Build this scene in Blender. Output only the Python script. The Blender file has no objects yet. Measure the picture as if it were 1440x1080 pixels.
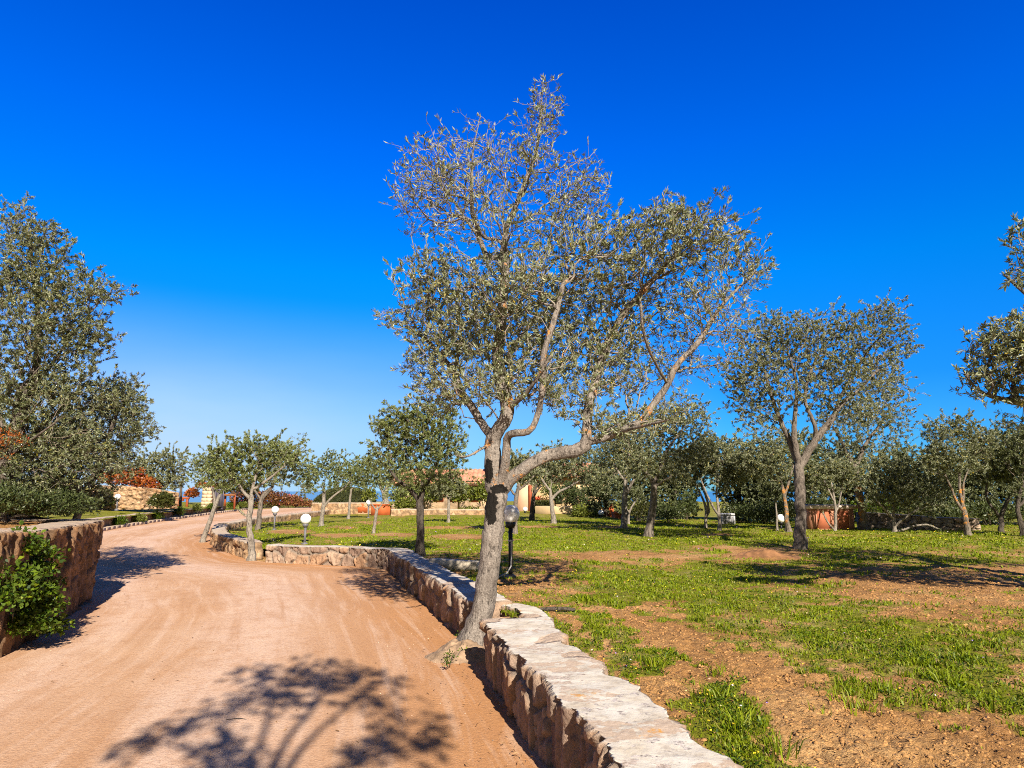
import bpy, math, random
import numpy as np
from mathutils import Vector

rng = np.random.default_rng(7)
random.seed(7)
SC = bpy.context.scene
COL = SC.collection
R = math.radians

# ---------------------------------------------------------------- camera
CAMZ, FPX = 1.6, 960.0
PITCH = math.atan(150 / 960)
cp, sp = math.cos(PITCH), math.sin(PITCH)
cam_d = bpy.data.cameras.new('camera')
cam_d.lens = 24; cam_d.sensor_width = 36
cam_d.clip_start = 0.05; cam_d.clip_end = 60000
cam = bpy.data.objects.new('camera', cam_d); COL.objects.link(cam)
cam.location = (0, 0, CAMZ); cam.rotation_euler = (R(90) + PITCH, 0, 0)
SC.camera = cam

def ray(px, py):
    u, v = (px - 720) / FPX, (540 - py) / FPX
    return np.array([u, cp - sp * v, sp + cp * v])
def G(px, py, z=0.0):                       # surveyed point on a level z
    d = ray(px, py); t = (z - CAMZ) / d[2]
    return np.array([d[0] * t, d[1] * t, z])
def W(px, py, Y):                           # point at distance Y
    d = ray(px, py); t = Y / d[1]
    return np.array([d[0] * t, Y, CAMZ + d[2] * t])
def PX(p):                                  # world (N,3) -> photo coordinates
    x, y, z = p[:, 0], p[:, 1], p[:, 2] - CAMZ
    f = np.maximum(cp * y + sp * z, 1e-3); up = -sp * y + cp * z
    return 720 + FPX * x / f, 540 - FPX * up / f

# ---------------------------------------------------------------- sun / sky / exposure
SUN_EL, SUN_HEAD = R(33), R(-17)            # light travels towards +Y turned 17 deg to the left
hx, hy = math.sin(SUN_HEAD), math.cos(SUN_HEAD)
sd = bpy.data.lights.new('sun', 'SUN'); sd.energy = 5.0; sd.angle = R(0.5); sd.color = (1.0, 0.915, 0.79)
sun = bpy.data.objects.new('sun', sd); COL.objects.link(sun)
sun.rotation_euler = Vector((hx * math.cos(SUN_EL), hy * math.cos(SUN_EL), -math.sin(SUN_EL))).to_track_quat('-Z', 'Y').to_euler()
SC.view_settings.view_transform = 'Standard'; SC.view_settings.look = 'None'
SC.view_settings.exposure = 1.0; SC.view_settings.gamma = 1.0
try:
    SC.cycles.use_denoising = False
    SC.cycles.max_bounces = 8; SC.cycles.transparent_max_bounces = 8
    SC.cycles.sample_clamp_indirect = 4
    SC.cycles.filter_width = 1.0
except Exception: pass

world = bpy.data.worlds.new('World'); SC.world = world; world.use_nodes = True
wt = world.node_tree; wt.nodes.clear()
def N(t, typ, **kw):
    n = t.nodes.new(typ)
    for k, v in kw.items(): setattr(n, k, v)
    return n
sky = N(wt, 'ShaderNodeTexSky', sky_type='NISHITA', sun_disc=False)
sky.sun_elevation = SUN_EL
sky.sun_rotation = math.atan2(-hx, -hy)
sky.air_density = 1.0; sky.dust_density = 0.3; sky.ozone_density = 4.0
tc = N(wt, 'ShaderNodeTexCoord'); sx = N(wt, 'ShaderNodeSeparateXYZ')
wt.links.new(tc.outputs['Generated'], sx.inputs[0])
rmp = N(wt, 'ShaderNodeValToRGB')           # deep polarised blue overhead, pale towards the sea horizon
cr = rmp.color_ramp
SKYSTOPS = [(0.0, (0.30, 0.60, 1.0)), (0.5, (1, 1, 1))]
def sky_stops(st):
    while len(cr.elements) > 1: cr.elements.remove(cr.elements[-1])
    cr.elements[0].position = st[0][0]; cr.elements[0].color = (*st[0][1], 1)
    for p, c in st[1:]:
        e = cr.elements.new(p); e.color = (*c, 1)
sky_stops([(0.0, (0.12, 0.33, 0.55)), (0.06, (0.07, 0.30, 0.58)), (0.15, (0.022, 0.28, 0.64)), (0.30, (0.0, 0.37, 0.78)),
           (0.46, (0.0, 0.305, 0.95)), (0.62, (0.0, 0.24, 0.90)), (0.72, (0.02, 0.16, 0.42)), (1.0, (0.05, 0.12, 0.25))])
wt.links.new(sx.outputs['Z'], rmp.inputs[0])
mul = N(wt, 'ShaderNodeMix', data_type='RGBA', blend_type='MULTIPLY')
mul.inputs['Factor'].default_value = 1.0
wt.links.new(sky.outputs[0], mul.inputs['A']); wt.links.new(rmp.outputs[0], mul.inputs['B'])
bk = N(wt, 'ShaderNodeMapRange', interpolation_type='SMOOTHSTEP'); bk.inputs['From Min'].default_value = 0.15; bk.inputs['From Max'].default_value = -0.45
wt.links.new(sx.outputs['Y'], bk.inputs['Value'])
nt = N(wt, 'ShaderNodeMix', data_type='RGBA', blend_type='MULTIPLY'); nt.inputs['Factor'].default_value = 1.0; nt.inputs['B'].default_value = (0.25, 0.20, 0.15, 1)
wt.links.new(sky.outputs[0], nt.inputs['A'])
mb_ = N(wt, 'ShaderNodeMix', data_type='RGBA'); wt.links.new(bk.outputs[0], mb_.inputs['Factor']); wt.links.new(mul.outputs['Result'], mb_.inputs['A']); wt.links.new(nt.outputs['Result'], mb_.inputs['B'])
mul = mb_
# pale sea haze low in the sky on the left
cmb = N(wt, 'ShaderNodeMapRange'); cmb.inputs['From Min'].default_value = 0.30; cmb.inputs['From Max'].default_value = -0.45
wt.links.new(sx.outputs['X'], cmb.inputs['Value'])
low = N(wt, 'ShaderNodeMapRange', interpolation_type='SMOOTHSTEP'); low.inputs['From Min'].default_value = 0.27; low.inputs['From Max'].default_value = 0.04
wt.links.new(sx.outputs['Z'], low.inputs['Value'])
hm = N(wt, 'ShaderNodeMath', operation='MULTIPLY'); wt.links.new(cmb.outputs[0], hm.inputs[0]); wt.links.new(low.outputs[0], hm.inputs[1])
wmp = N(wt, 'ShaderNodeMapping'); wmp.inputs['Scale'].default_value = (1.6, 1.6, 5.5); wt.links.new(tc.outputs['Generated'], wmp.inputs[0])
wn = N(wt, 'ShaderNodeTexNoise'); wn.inputs['Scale'].default_value = 1.5; wn.inputs['Detail'].default_value = 5; wt.links.new(wmp.outputs[0], wn.inputs['Vector'])
wm = N(wt, 'ShaderNodeMath', operation='MULTIPLY_ADD'); wm.inputs[1].default_value = .9; wm.inputs[2].default_value = .55; wt.links.new(wn.outputs['Fac'], wm.inputs[0])
hm2 = N(wt, 'ShaderNodeMath', operation='MULTIPLY', use_clamp=True); wt.links.new(hm.outputs[0], hm2.inputs[0]); wt.links.new(wm.outputs[0], hm2.inputs[1]); hm = hm2
hz = N(wt, 'ShaderNodeMix', data_type='RGBA')
hz.inputs['B'].default_value = (1.95, 2.85, 4.0, 1)
wt.links.new(hm.outputs[0], hz.inputs['Factor']); wt.links.new(mul.outputs['Result'], hz.inputs['A'])
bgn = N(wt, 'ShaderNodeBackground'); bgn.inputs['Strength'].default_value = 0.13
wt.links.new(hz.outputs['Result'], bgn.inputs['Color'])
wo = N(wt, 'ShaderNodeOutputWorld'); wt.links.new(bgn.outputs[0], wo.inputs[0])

# ---------------------------------------------------------------- numpy noise
def _hash(ix, iy, seed):
    h = (ix.astype(np.int64) * 374761393 + iy.astype(np.int64) * 668265263 + seed * 974634777) & 0x7fffffff
    h = ((h ^ (h >> 13)) * 1274126177) & 0x7fffffff
    h = h ^ (h >> 16)
    return (h & 0xffff) / 65535.0
def vnoise(x, y, seed=0):
    ix, iy = np.floor(x), np.floor(y); fx, fy = x - ix, y - iy
    fx = fx * fx * (3 - 2 * fx); fy = fy * fy * (3 - 2 * fy)
    a, b = _hash(ix, iy, seed), _hash(ix + 1, iy, seed); c, d = _hash(ix, iy + 1, seed), _hash(ix + 1, iy + 1, seed)
    return (a + (b - a) * fx) * (1 - fy) + (c + (d - c) * fx) * fy
def fbm(x, y, oct=4, seed=0, gain=0.5):
    s, a, t = 0, 1.0, 0
    for i in range(oct):
        s = s + a * vnoise(x * 2 ** i + 17.3 * i, y * 2 ** i - 9.1 * i, seed + i); t += a; a *= gain
    return s / t
def smooth(e0, e1, x):
    t = np.clip((x - e0) / (e1 - e0), 0, 1); return t * t * (3 - 2 * t)
def unit(v): return v / np.maximum(np.linalg.norm(v, axis=-1, keepdims=True), 1e-9)

# ---------------------------------------------------------------- mesh helpers
def mesh_np(name, V, quads=None, tris=None, attrs=None, uv=None, smoothf=False, matidx=None):
    me = bpy.data.meshes.new(name)
    V = np.asarray(V, dtype=np.float32)
    q = np.zeros((0, 4), int) if quads is None else np.asarray(quads, int).reshape(-1, 4)
    t = np.zeros((0, 3), int) if tris is None else np.asarray(tris, int).reshape(-1, 3)
    loops = np.concatenate([q.ravel(), t.ravel()]).astype(np.int32)
    tot = np.concatenate([np.full(len(q), 4), np.full(len(t), 3)]).astype(np.int32)
    st = np.concatenate([[0], np.cumsum(tot)[:-1]]).astype(np.int32) if len(tot) else np.zeros(0, np.int32)
    me.vertices.add(len(V)); me.vertices.foreach_set('co', V.ravel())
    me.loops.add(len(loops)); me.loops.foreach_set('vertex_index', loops)
    me.polygons.add(len(tot)); me.polygons.foreach_set('loop_start', st)
    try: me.polygons.foreach_set('loop_total', tot)
    except Exception: pass
    if smoothf: me.polygons.foreach_set('use_smooth', np.ones(len(tot), bool))
    if matidx is not None: me.polygons.foreach_set('material_index', np.asarray(matidx, np.int32))
    for k, a in (attrs or {}).items():
        at = me.attributes.new(k, 'FLOAT', 'POINT'); at.data.foreach_set('value', np.asarray(a, np.float32))
    if uv is not None:
        l = me.uv_layers.new(name='UVMap'); l.data.foreach_set('uv', np.asarray(uv, np.float32)[loops].ravel())
    me.update(calc_edges=True); me.validate()
    return me
def link(name, me, mats, parent=None):
    o = bpy.data.objects.new(name, me); COL.objects.link(o)
    if me is not None:
        for m in (mats if isinstance(mats, (list, tuple)) else [mats]): me.materials.append(m)
    if parent is not None: o.parent = parent
    return o
def tag(o, label=None, cat=None, group=None, kind=None):
    if label: o['label'] = label
    if cat: o['category'] = cat
    if group: o['group'] = group
    if kind: o['kind'] = kind
    return o
def thing(name, label, cat, group=None, loc=(0, 0, 0)):
    o = bpy.data.objects.new(name, None); COL.objects.link(o); o.location = loc; o.empty_display_size = 0.2
    return tag(o, label, cat, group)
class MB:                                   # collects boxes, tubes, discs for one mesh
    def __init__(s): s.v = []; s.q = []; s.t = []; s.n = 0
    def add(s, V, q=None, t=None):
        V = np.asarray(V, float)
        if q is not None and len(q): s.q.append(np.asarray(q, int) + s.n)
        if t is not None and len(t): s.t.append(np.asarray(t, int) + s.n)
        s.v.append(V); s.n += len(V)
    def box(s, c, size, rz=0.0, bev=0.0, top=1.0):
        c = np.asarray(c, float); h = np.asarray(size, float) / 2
        b = min(bev, h.min() * .9)
        ring = [(-1, -1), (1, -1), (1, 1), (-1, 1)]
        V = []
        def rect(z, ins, k=1.0):
            pts = []
            for a, d in ring:
                x, y = a * (h[0] * k - ins), d * (h[1] * k - ins)
                if b > 0:
                    pts += [(x, y - d * b if a * d > 0 else y, z), (x - a * b if a * d > 0 else x, y, z)] if False else []
                pts.append((x, y, z))
            return pts
        levels = [(-h[2], 0, 1.0), (h[2] - b, 0, top), (h[2], b, top)] if b > 0 else [(-h[2], 0, 1.0), (h[2], 0, top)]
        for z, ins, k in levels: V += rect(z, ins, k)
        V = np.array(V); L = len(levels)
        q = [(0, 3, 2, 1)]
        for l in range(L - 1):
            for i in range(4):
                j = (i + 1) % 4; q.append((l * 4 + i, l * 4 + j, l * 4 + 4 + j, l * 4 + 4 + i))
        o = (L - 1) * 4; q.append((o, o + 1, o + 2, o + 3))
        ca, sa = math.cos(rz), math.sin(rz)
        V = np.stack([V[:, 0] * ca - V[:, 1] * sa, V[:, 0] * sa + V[:, 1] * ca, V[:, 2]], 1) + c
        s.add(V, q)
    def lathe(s, c, prof, n=24):
        c = np.asarray(c, float); a = np.linspace(0, 2 * math.pi, n, endpoint=False)
        V = np.concatenate([np.stack([r * np.cos(a), r * np.sin(a), np.full(n, z)], 1) for r, z in prof]) + c
        q = [(l * n + i, l * n + (i + 1) % n, l * n + n + (i + 1) % n, l * n + n + i) for l in range(len(prof) - 1) for i in range(n)]
        s.add(V, q)
    def tube(s, P, r, n=8, jag=0.0, seed=0, cap=True, flute=False):
        P = np.asarray(P, float); k = len(P); r = np.broadcast_to(np.asarray(r, float), (k,)).copy()
        T = np.gradient(P, axis=0) if k > 2 else np.repeat((P[1] - P[0])[None], k, 0)
        T = unit(T)
        a = np.array([0.0, 0, 1]) if abs(T[0][2]) < .9 else np.array([1.0, 0, 0])
        u = unit(np.cross(T[0], a)); U = np.zeros((k, 3)); U[0] = u
        for i in range(1, k):
            u = u - T[i] * np.dot(u, T[i]); u = u / max(np.linalg.norm(u), 1e-9); U[i] = u
        Vv = np.cross(T, U)
        ang = np.linspace(0, 2 * math.pi, n, endpoint=False)
        rr = np.repeat(r[:, None], n, 1)
        if jag > 0:
            L = np.concatenate([[0], np.cumsum(np.linalg.norm(np.diff(P, axis=0), axis=1))])
            ca, sa = np.cos(ang)[None], np.sin(ang)[None]
            nz = fbm(ca * 1.6 + 5 + seed + 0 * L[:, None], sa * 1.6 + L[:, None] * 3.0 + seed * 3.1, 3, seed) - .5
            nz2 = vnoise(ang[None] * 3.2 + 0 * L[:, None], L[:, None] * 9 + seed, seed + 9) - .5
            rr = rr * (1 + jag * (nz * 1.6 + nz2 * .5))
            if flute: rr = rr * (1 + .20 * np.exp(-np.maximum(P[:, 2] - P[0][2] - .1, 0) / (r[-1] * 2 + .16))[:, None] * (np.sin(ang * 4 + seed)[None] * .8 + np.sin(ang * 7 + 2 + seed)[None] * .5))
        V = P[:, None] + rr[..., None] * (np.cos(ang)[None, :, None] * U[:, None] + np.sin(ang)[None, :, None] * Vv[:, None])
        V = V.reshape(-1, 3)
        i = np.arange(k - 1)[:, None] * n; j = np.arange(n)[None]; j2 = (j + 1) % n
        q = np.stack([i + j, i + j2, i + n + j2, i + n + j], -1).reshape(-1, 4)
        s.add(V, q)
        if cap and n >= 5:
            e = P[-1] + T[-1] * r[-1] * .5
            b = s.n - len(V) + (k - 1) * n
            s.v.append(e[None]); s.t.append(np.array([(b + x, b + (x + 1) % n, s.n) for x in range(n)])); s.n += 1
    def sphere(s, c, r, nu=28, nv=18, squash=1.0):
        th = np.linspace(0, math.pi, nv)
        s.lathe(c, [(max(r * math.sin(t), 1e-4), -r * squash * math.cos(t)) for t in th], nu)
    def build(s, name, mats, parent=None, smoothf=False, attrs=None):
        me = mesh_np(name, np.concatenate(s.v), np.concatenate(s.q) if s.q else None, np.concatenate(s.t) if s.t else None, smoothf=smoothf)
        return link(name, me, mats, parent)

# ---------------------------------------------------------------- materials
def newmat(name):
    m = bpy.data.materials.new(name); m.use_nodes = True
    t = m.node_tree; t.nodes.clear()
    out = N(t, 'ShaderNodeOutputMaterial'); b = N(t, 'ShaderNodeBsdfPrincipled')
    t.links.new(b.outputs[0], out.inputs[0])
    return m, t, b, out
def coords(t, scale=1.0, kind='Object'):
    c = N(t, 'ShaderNodeTexCoord')
    if scale == 1.0: return c.outputs[kind]
    mp = N(t, 'ShaderNodeMapping')
    mp.inputs['Scale'].default_value = (scale,) * 3 if not isinstance(scale, tuple) else scale
    t.links.new(c.outputs[kind], mp.inputs[0]); return mp.outputs[0]
def noise(t, vec, scale, detail=4, rough=.55, dist=0.0):
    n = N(t, 'ShaderNodeTexNoise'); n.inputs['Scale'].default_value = scale; n.inputs['Detail'].default_value = detail
    n.inputs['Roughness'].default_value = rough; n.inputs['Distortion'].default_value = dist
    t.links.new(vec, n.inputs['Vector']); return n.outputs['Fac']
def ramp(t, fac, stops):
    r = N(t, 'ShaderNodeValToRGB'); e = r.color_ramp.elements
    while len(e) > 1: e.remove(e[-1])
    def c4(c): return (c, c, c, 1) if not isinstance(c, (tuple, list)) else (*c, 1)
    e[0].position = stops[0][0]; e[0].color = c4(stops[0][1])
    for p, c in stops[1:]:
        x = e.new(p); x.color = c4(c)
    t.links.new(fac, r.inputs[0]); return r.outputs[0]
def mix(t, fac, a, b, mode='MIX'):
    m = N(t, 'ShaderNodeMix', data_type='RGBA', blend_type=mode)
    for k, v in (('Factor', fac), ('A', a), ('B', b)):
        if isinstance(v, (int, float)): m.inputs[k].default_value = v
        elif isinstance(v, tuple): m.inputs[k].default_value = (*v, 1)
        else: t.links.new(v, m.inputs[k])
    return m.outputs['Result']
def attr(t, name):
    a = N(t, 'ShaderNodeAttribute'); a.attribute_name = name; return a.outputs['Fac']
def math_(t, op, a, b=None):
    m = N(t, 'ShaderNodeMath', operation=op)
    for i, v in enumerate((a, b)):
        if v is None: continue
        if isinstance(v, (int, float)): m.inputs[i].default_value = v
        else: t.links.new(v, m.inputs[i])
    return m.outputs[0]
def bump(t, b, h, strength=.5, dist=.02):
    n = N(t, 'ShaderNodeBump'); n.inputs['Strength'].default_value = strength; n.inputs['Distance'].default_value = dist
    t.links.new(h, n.inputs['Height']); t.links.new(n.outputs[0], b.inputs['Normal'])
def setc(t, b, c):
    if isinstance(c, tuple): b.inputs['Base Color'].default_value = (*c, 1)
    else: t.links.new(c, b.inputs['Base Color'])
def simple(name, c, rough=.6, var=.25, scale=6, bumps=0.0, metal=0.0, spec=.3):
    m, t, b, o = newmat(name); v = coords(t)
    n = noise(t, v, scale, 5)
    k = tuple(max(0, x * (1 - var)) for x in c); l = tuple(min(1, x * (1 + var)) for x in c)
    setc(t, b, ramp(t, n, [(.3, k), (.7, l)]))
    b.inputs['Roughness'].default_value = rough; b.inputs['Metallic'].default_value = metal
    b.inputs['Specular IOR Level'].default_value = spec
    if bumps: bump(t, b, noise(t, v, scale * 6, 6), bumps, .01)
    return m
def leafmat(name, dark, lightc, back, accent=None, trans=.25, rough=.45, spec=.4):
    m, t, b, o = newmat(name)
    r = attr(t, 'rnd')
    stops = [(0, dark), (.55, tuple((a + c) / 2 for a, c in zip(dark, lightc))), (.93, lightc)]
    if accent: stops += [(.97, accent)]
    col = ramp(t, r, stops)
    g = N(t, 'ShaderNodeNewGeometry')
    col2 = mix(t, g.outputs['Backfacing'], col, mix(t, .75, col, back))
    setc(t, b, col2); b.inputs['Roughness'].default_value = rough; b.inputs['Specular IOR Level'].default_value = spec
    tr = N(t, 'ShaderNodeBsdfTranslucent'); t.links.new(mix(t, 1.0, col, (1.0, 1.0, .45), 'MULTIPLY'), tr.inputs[0])
    mx = N(t, 'ShaderNodeMixShader'); mx.inputs[0].default_value = trans
    t.links.new(b.outputs[0], mx.inputs[1]); t.links.new(tr.outputs[0], mx.inputs[2]); t.links.new(mx.outputs[0], o.inputs[0])
    return m
def barkmat(name, c1, c2, lichen=0.0, lz=None, scale=9, black_patch=None):
    m, t, b, o = newmat(name); v = coords(t)
    vs = coords(t, (1, 1, .35))
    n = noise(t, vs, scale, 8, .65); n2 = noise(t, v, scale * 5, 5, .7); n3 = noise(t, vs, scale * 3.3, 4, .6)
    col = ramp(t, n, [(.28, c1), (.5, c2), (.72, tuple(x * 1.25 for x in c2))])
    col = mix(t, ramp(t, n2, [(.35, .55), (.6, 0.0)]), col, tuple(x * .45 for x in c1))
    col = mix(t, ramp(t, n3, [(.36, .8), (.45, 0.0)]), col, tuple(x * .35 for x in c1))
    col = mix(t, ramp(t, n3, [(.58, 0.0), (.70, .5)]), col, tuple(x * 1.5 for x in c2))
    if lichen:
        ln = noise(t, v, 6.0, 7, .72)
        msk = ramp(t, ln, [(.665 - lichen * .2, 0.0), (.72 - lichen * .2, 1.0)])
        if lz:
            s = N(t, 'ShaderNodeSeparateXYZ'); t.links.new(v, s.inputs[0])
            zr = N(t, 'ShaderNodeMapRange'); zr.inputs['From Min'].default_value = lz[0]; zr.inputs['From Max'].default_value = lz[0] + .08
            zr2 = N(t, 'ShaderNodeMapRange'); zr2.inputs['From Min'].default_value = lz[1]; zr2.inputs['From Max'].default_value = lz[1] - .12
            t.links.new(s.outputs['Z'], zr.inputs[0]); t.links.new(s.outputs['Z'], zr2.inputs[0])
            msk = mix(t, 1.0, msk, zr.outputs[0], 'MULTIPLY'); msk = mix(t, 1.0, msk, zr2.outputs[0], 'MULTIPLY')
        msk = math_(t, 'MULTIPLY', msk, ramp(t, n2, [(.40, .0), (.56, .95)]))
        col = mix(t, msk, col, mix(t, n, (.55, .17, .008), (.66, .30, .03)))
    if black_patch:                               # ragged near-black patches on the bark around given points
        for (cx, cy, cz), (sx_, sz_) in black_patch:
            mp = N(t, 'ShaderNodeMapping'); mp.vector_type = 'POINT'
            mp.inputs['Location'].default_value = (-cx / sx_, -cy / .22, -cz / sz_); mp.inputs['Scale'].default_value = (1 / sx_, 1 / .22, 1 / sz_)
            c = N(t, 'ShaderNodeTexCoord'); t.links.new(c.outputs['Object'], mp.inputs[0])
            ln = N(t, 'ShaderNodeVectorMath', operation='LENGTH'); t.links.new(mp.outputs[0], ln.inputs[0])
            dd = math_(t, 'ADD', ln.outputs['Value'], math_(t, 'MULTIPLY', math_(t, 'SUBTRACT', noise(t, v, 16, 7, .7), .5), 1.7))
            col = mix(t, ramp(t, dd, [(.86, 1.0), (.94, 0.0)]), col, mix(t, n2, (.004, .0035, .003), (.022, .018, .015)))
    setc(t, b, col); b.inputs['Roughness'].default_value = .9; b.inputs['Specular IOR Level'].default_value = .15
    bump(t, b, math_(t, 'ADD', math_(t, 'MULTIPLY', n2, .7), n3), 1.0, .025)
    return m

M = {}
M['leaf_olive'] = leafmat('olive_leaf', (.046, .060, .020), (.252, .275, .120), (.40, .41, .27), accent=(.48, .36, .04), trans=.24)
M['leaf_olive_deep'] = leafmat('deep_olive_leaf', (.028, .042, .012), (.185, .205, .080), (.32, .33, .20), accent=(.34, .28, .03), trans=.18)
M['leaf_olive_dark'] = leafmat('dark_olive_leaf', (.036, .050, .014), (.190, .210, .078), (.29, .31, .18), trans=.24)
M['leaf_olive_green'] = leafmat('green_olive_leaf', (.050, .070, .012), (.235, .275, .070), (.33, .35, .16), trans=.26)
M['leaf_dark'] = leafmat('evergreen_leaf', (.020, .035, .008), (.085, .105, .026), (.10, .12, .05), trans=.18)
M['leaf_lush'] = leafmat('glossy_leaf', (.016, .046, .003), (.115, .175, .006), (.10, .15, .02), accent=(.19, .235, .008), trans=.3, rough=.5, spec=.3)
M['leaf_yellow'] = leafmat('yellow_green_leaf', (.07, .10, .012), (.22, .24, .03), (.18, .2, .05), trans=.3)
M['leaf_red'] = leafmat('rusty_bloom', (.20, .045, .012), (.52, .16, .02), (.4, .12, .03), accent=(.5, .05, .09), trans=.3)
M['leaf_maroon'] = leafmat('reddish_leaf', (.10, .05, .02), (.30, .13, .04), (.22, .10, .05), accent=(.4, .05, .12), trans=.25)
M['leaf_heather'] = leafmat('heather_leaf', (.020, .016, .010), (.075, .050, .035), (.05, .04, .03), trans=.1)
M['leaf_hedge'] = leafmat('clipped_hedge_leaf', (.028, .040, .006), (.085, .085, .016), (.07, .07, .02), trans=.15)
M['hedge_core'] = simple('hedge_core', (.018, .022, .006), .9, .3, 8)
M['bark_main'] = None
M['bark'] = barkmat('grey_bark', (.085, .066, .052), (.20, .165, .135))
M['bark_pale'] = barkmat('pale_bark', (.14, .115, .09), (.29, .25, .205))
M['bark_dark'] = barkmat('dark_bark', (.04, .031, .025), (.11, .09, .072))
M['bark_lichen'] = barkmat('lichen_bark', (.09, .07, .052), (.20, .165, .13), .75, (.25, 1.5))
M['twig'] = simple('twig', (.19, .145, .11), .85, .35, 14)
M['twig_pale'] = simple('pale_twig', (.25, .21, .175), .85, .3, 14)
M['twig_dark'] = simple('dark_twig', (.11, .085, .06), .85, .35, 14)

# soil / garden
def soilmat():
    m, t, b, o = newmat('garden_soil'); v = coords(t)
    n = noise(t, v, .9, 6, .6); n2 = noise(t, v, 14, 6, .7); n3 = noise(t, v, 60, 4, .7)
    soil = ramp(t, n, [(.30, (.30, .145, .050)), (.5, (.43, .225, .080)), (.7, (.53, .32, .14))])
    soil = mix(t, ramp(t, n2, [(.32, .75), (.5, 0.0)]), soil, (.24, .12, .05))
    soil = mix(t, ramp(t, n3, [(.58, 0.0), (.70, .55)]), soil, (.62, .46, .28))
    gr = mix(t, ramp(t, n2, [(.3, 0.0), (.7, 1.0)]), (.11, .14, .006), (.23, .24, .015))
    dry = mix(t, n3, (.30, .25, .07), (.40, .33, .12))
    gr = mix(t, ramp(t, noise(t, v, 2.2, 5, .65), [(.5, 0.0), (.66, .8)]), gr, dry)
    vg = attr(t, 'veg'); f = math_(t, 'ADD', vg, math_(t, 'MULTIPLY', math_(t, 'SUBTRACT', noise(t, v, 5, 6, .7), .5), 1.3))
    setc(t, b, mix(t, ramp(t, f, [(.38, 0.0), (.62, .92)]), soil, gr))
    b.inputs['Roughness'].default_value = .95; b.inputs['Specular IOR Level'].default_value = .1
    bump(t, b, math_(t, 'ADD', n2, math_(t, 'MULTIPLY', n3, .45)), 1.0, .05)
    return m
M['soil'] = soilmat()
def roadmat():
    m, t, b, o = newmat('dirt_road'); v = coords(t)
    n = noise(t, v, .45, 3, .5, .3); n2 = noise(t, v, 4, 6, .65); n3 = noise(t, v, 75, 4, .85); n4 = noise(t, v, 36, 4, .75)
    col = ramp(t, n, [(.3, (.455, .245, .125)), (.5, (.50, .285, .155)), (.7, (.55, .34, .205))])
    uvn = N(t, 'ShaderNodeUVMap'); uvn.uv_map = 'UVMap'
    s = N(t, 'ShaderNodeSeparateXYZ'); t.links.new(uvn.outputs[0], s.inputs[0])
    u = math_(t, 'ADD', s.outputs['X'], math_(t, 'MULTIPLY', math_(t, 'SUBTRACT', n, .5), .30))
    tracks = ramp(t, u, [(.0, .1), (.10, .35), (.17, .95), (.27, .25), (.40, .15), (.50, .95), (.58, 1.0), (.66, .35), (.76, .0), (1.0, 0.0)])
    tracks = mix(t, 1.0, tracks, ramp(t, n2, [(.2, .55), (.6, 1.0)]), 'MULTIPLY')
    col = mix(t, tracks, col, (.62, .425, .31))
    edge = ramp(t, u, [(.70, 0.0), (.92, .75)])
    col = mix(t, edge, col, (.44, .20, .07))
    um = N(t, 'ShaderNodeMapping'); um.inputs['Scale'].default_value = (26, .35, 1); t.links.new(uvn.outputs[0], um.inputs[0])
    stk = noise(t, um.outputs[0], 1.0, 5, .6, .6)
    col = mix(t, ramp(t, stk, [(.50, 0.0), (.66, .55)]), col, (.66, .465, .34))
    col = mix(t, ramp(t, stk, [(.32, .45), (.46, 0.0)]), col, (.42, .215, .10))
    col = mix(t, ramp(t, n4, [(.36, .45), (.5, 0.0)]), col, (.33, .16, .08))
    col = mix(t, ramp(t, n3, [(.57, 0.0), (.68, .4)]), col, (.74, .56, .44))
    col = mix(t, ramp(t, n3, [(.32, .35), (.42, 0.0)]), col, (.30, .16, .08))
    col = mix(t, ramp(t, n2, [(.3, .3), (.5, 0.0)]), col, (.40, .20, .10))
    setc(t, b, col); b.inputs['Roughness'].default_value = .93; b.inputs['Specular IOR Level'].default_value = .12
    bump(t, b, math_(t, 'ADD', math_(t, 'MULTIPLY', n3, .5), n4), .8, .012)
    return m
M['road'] = roadmat()
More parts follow.
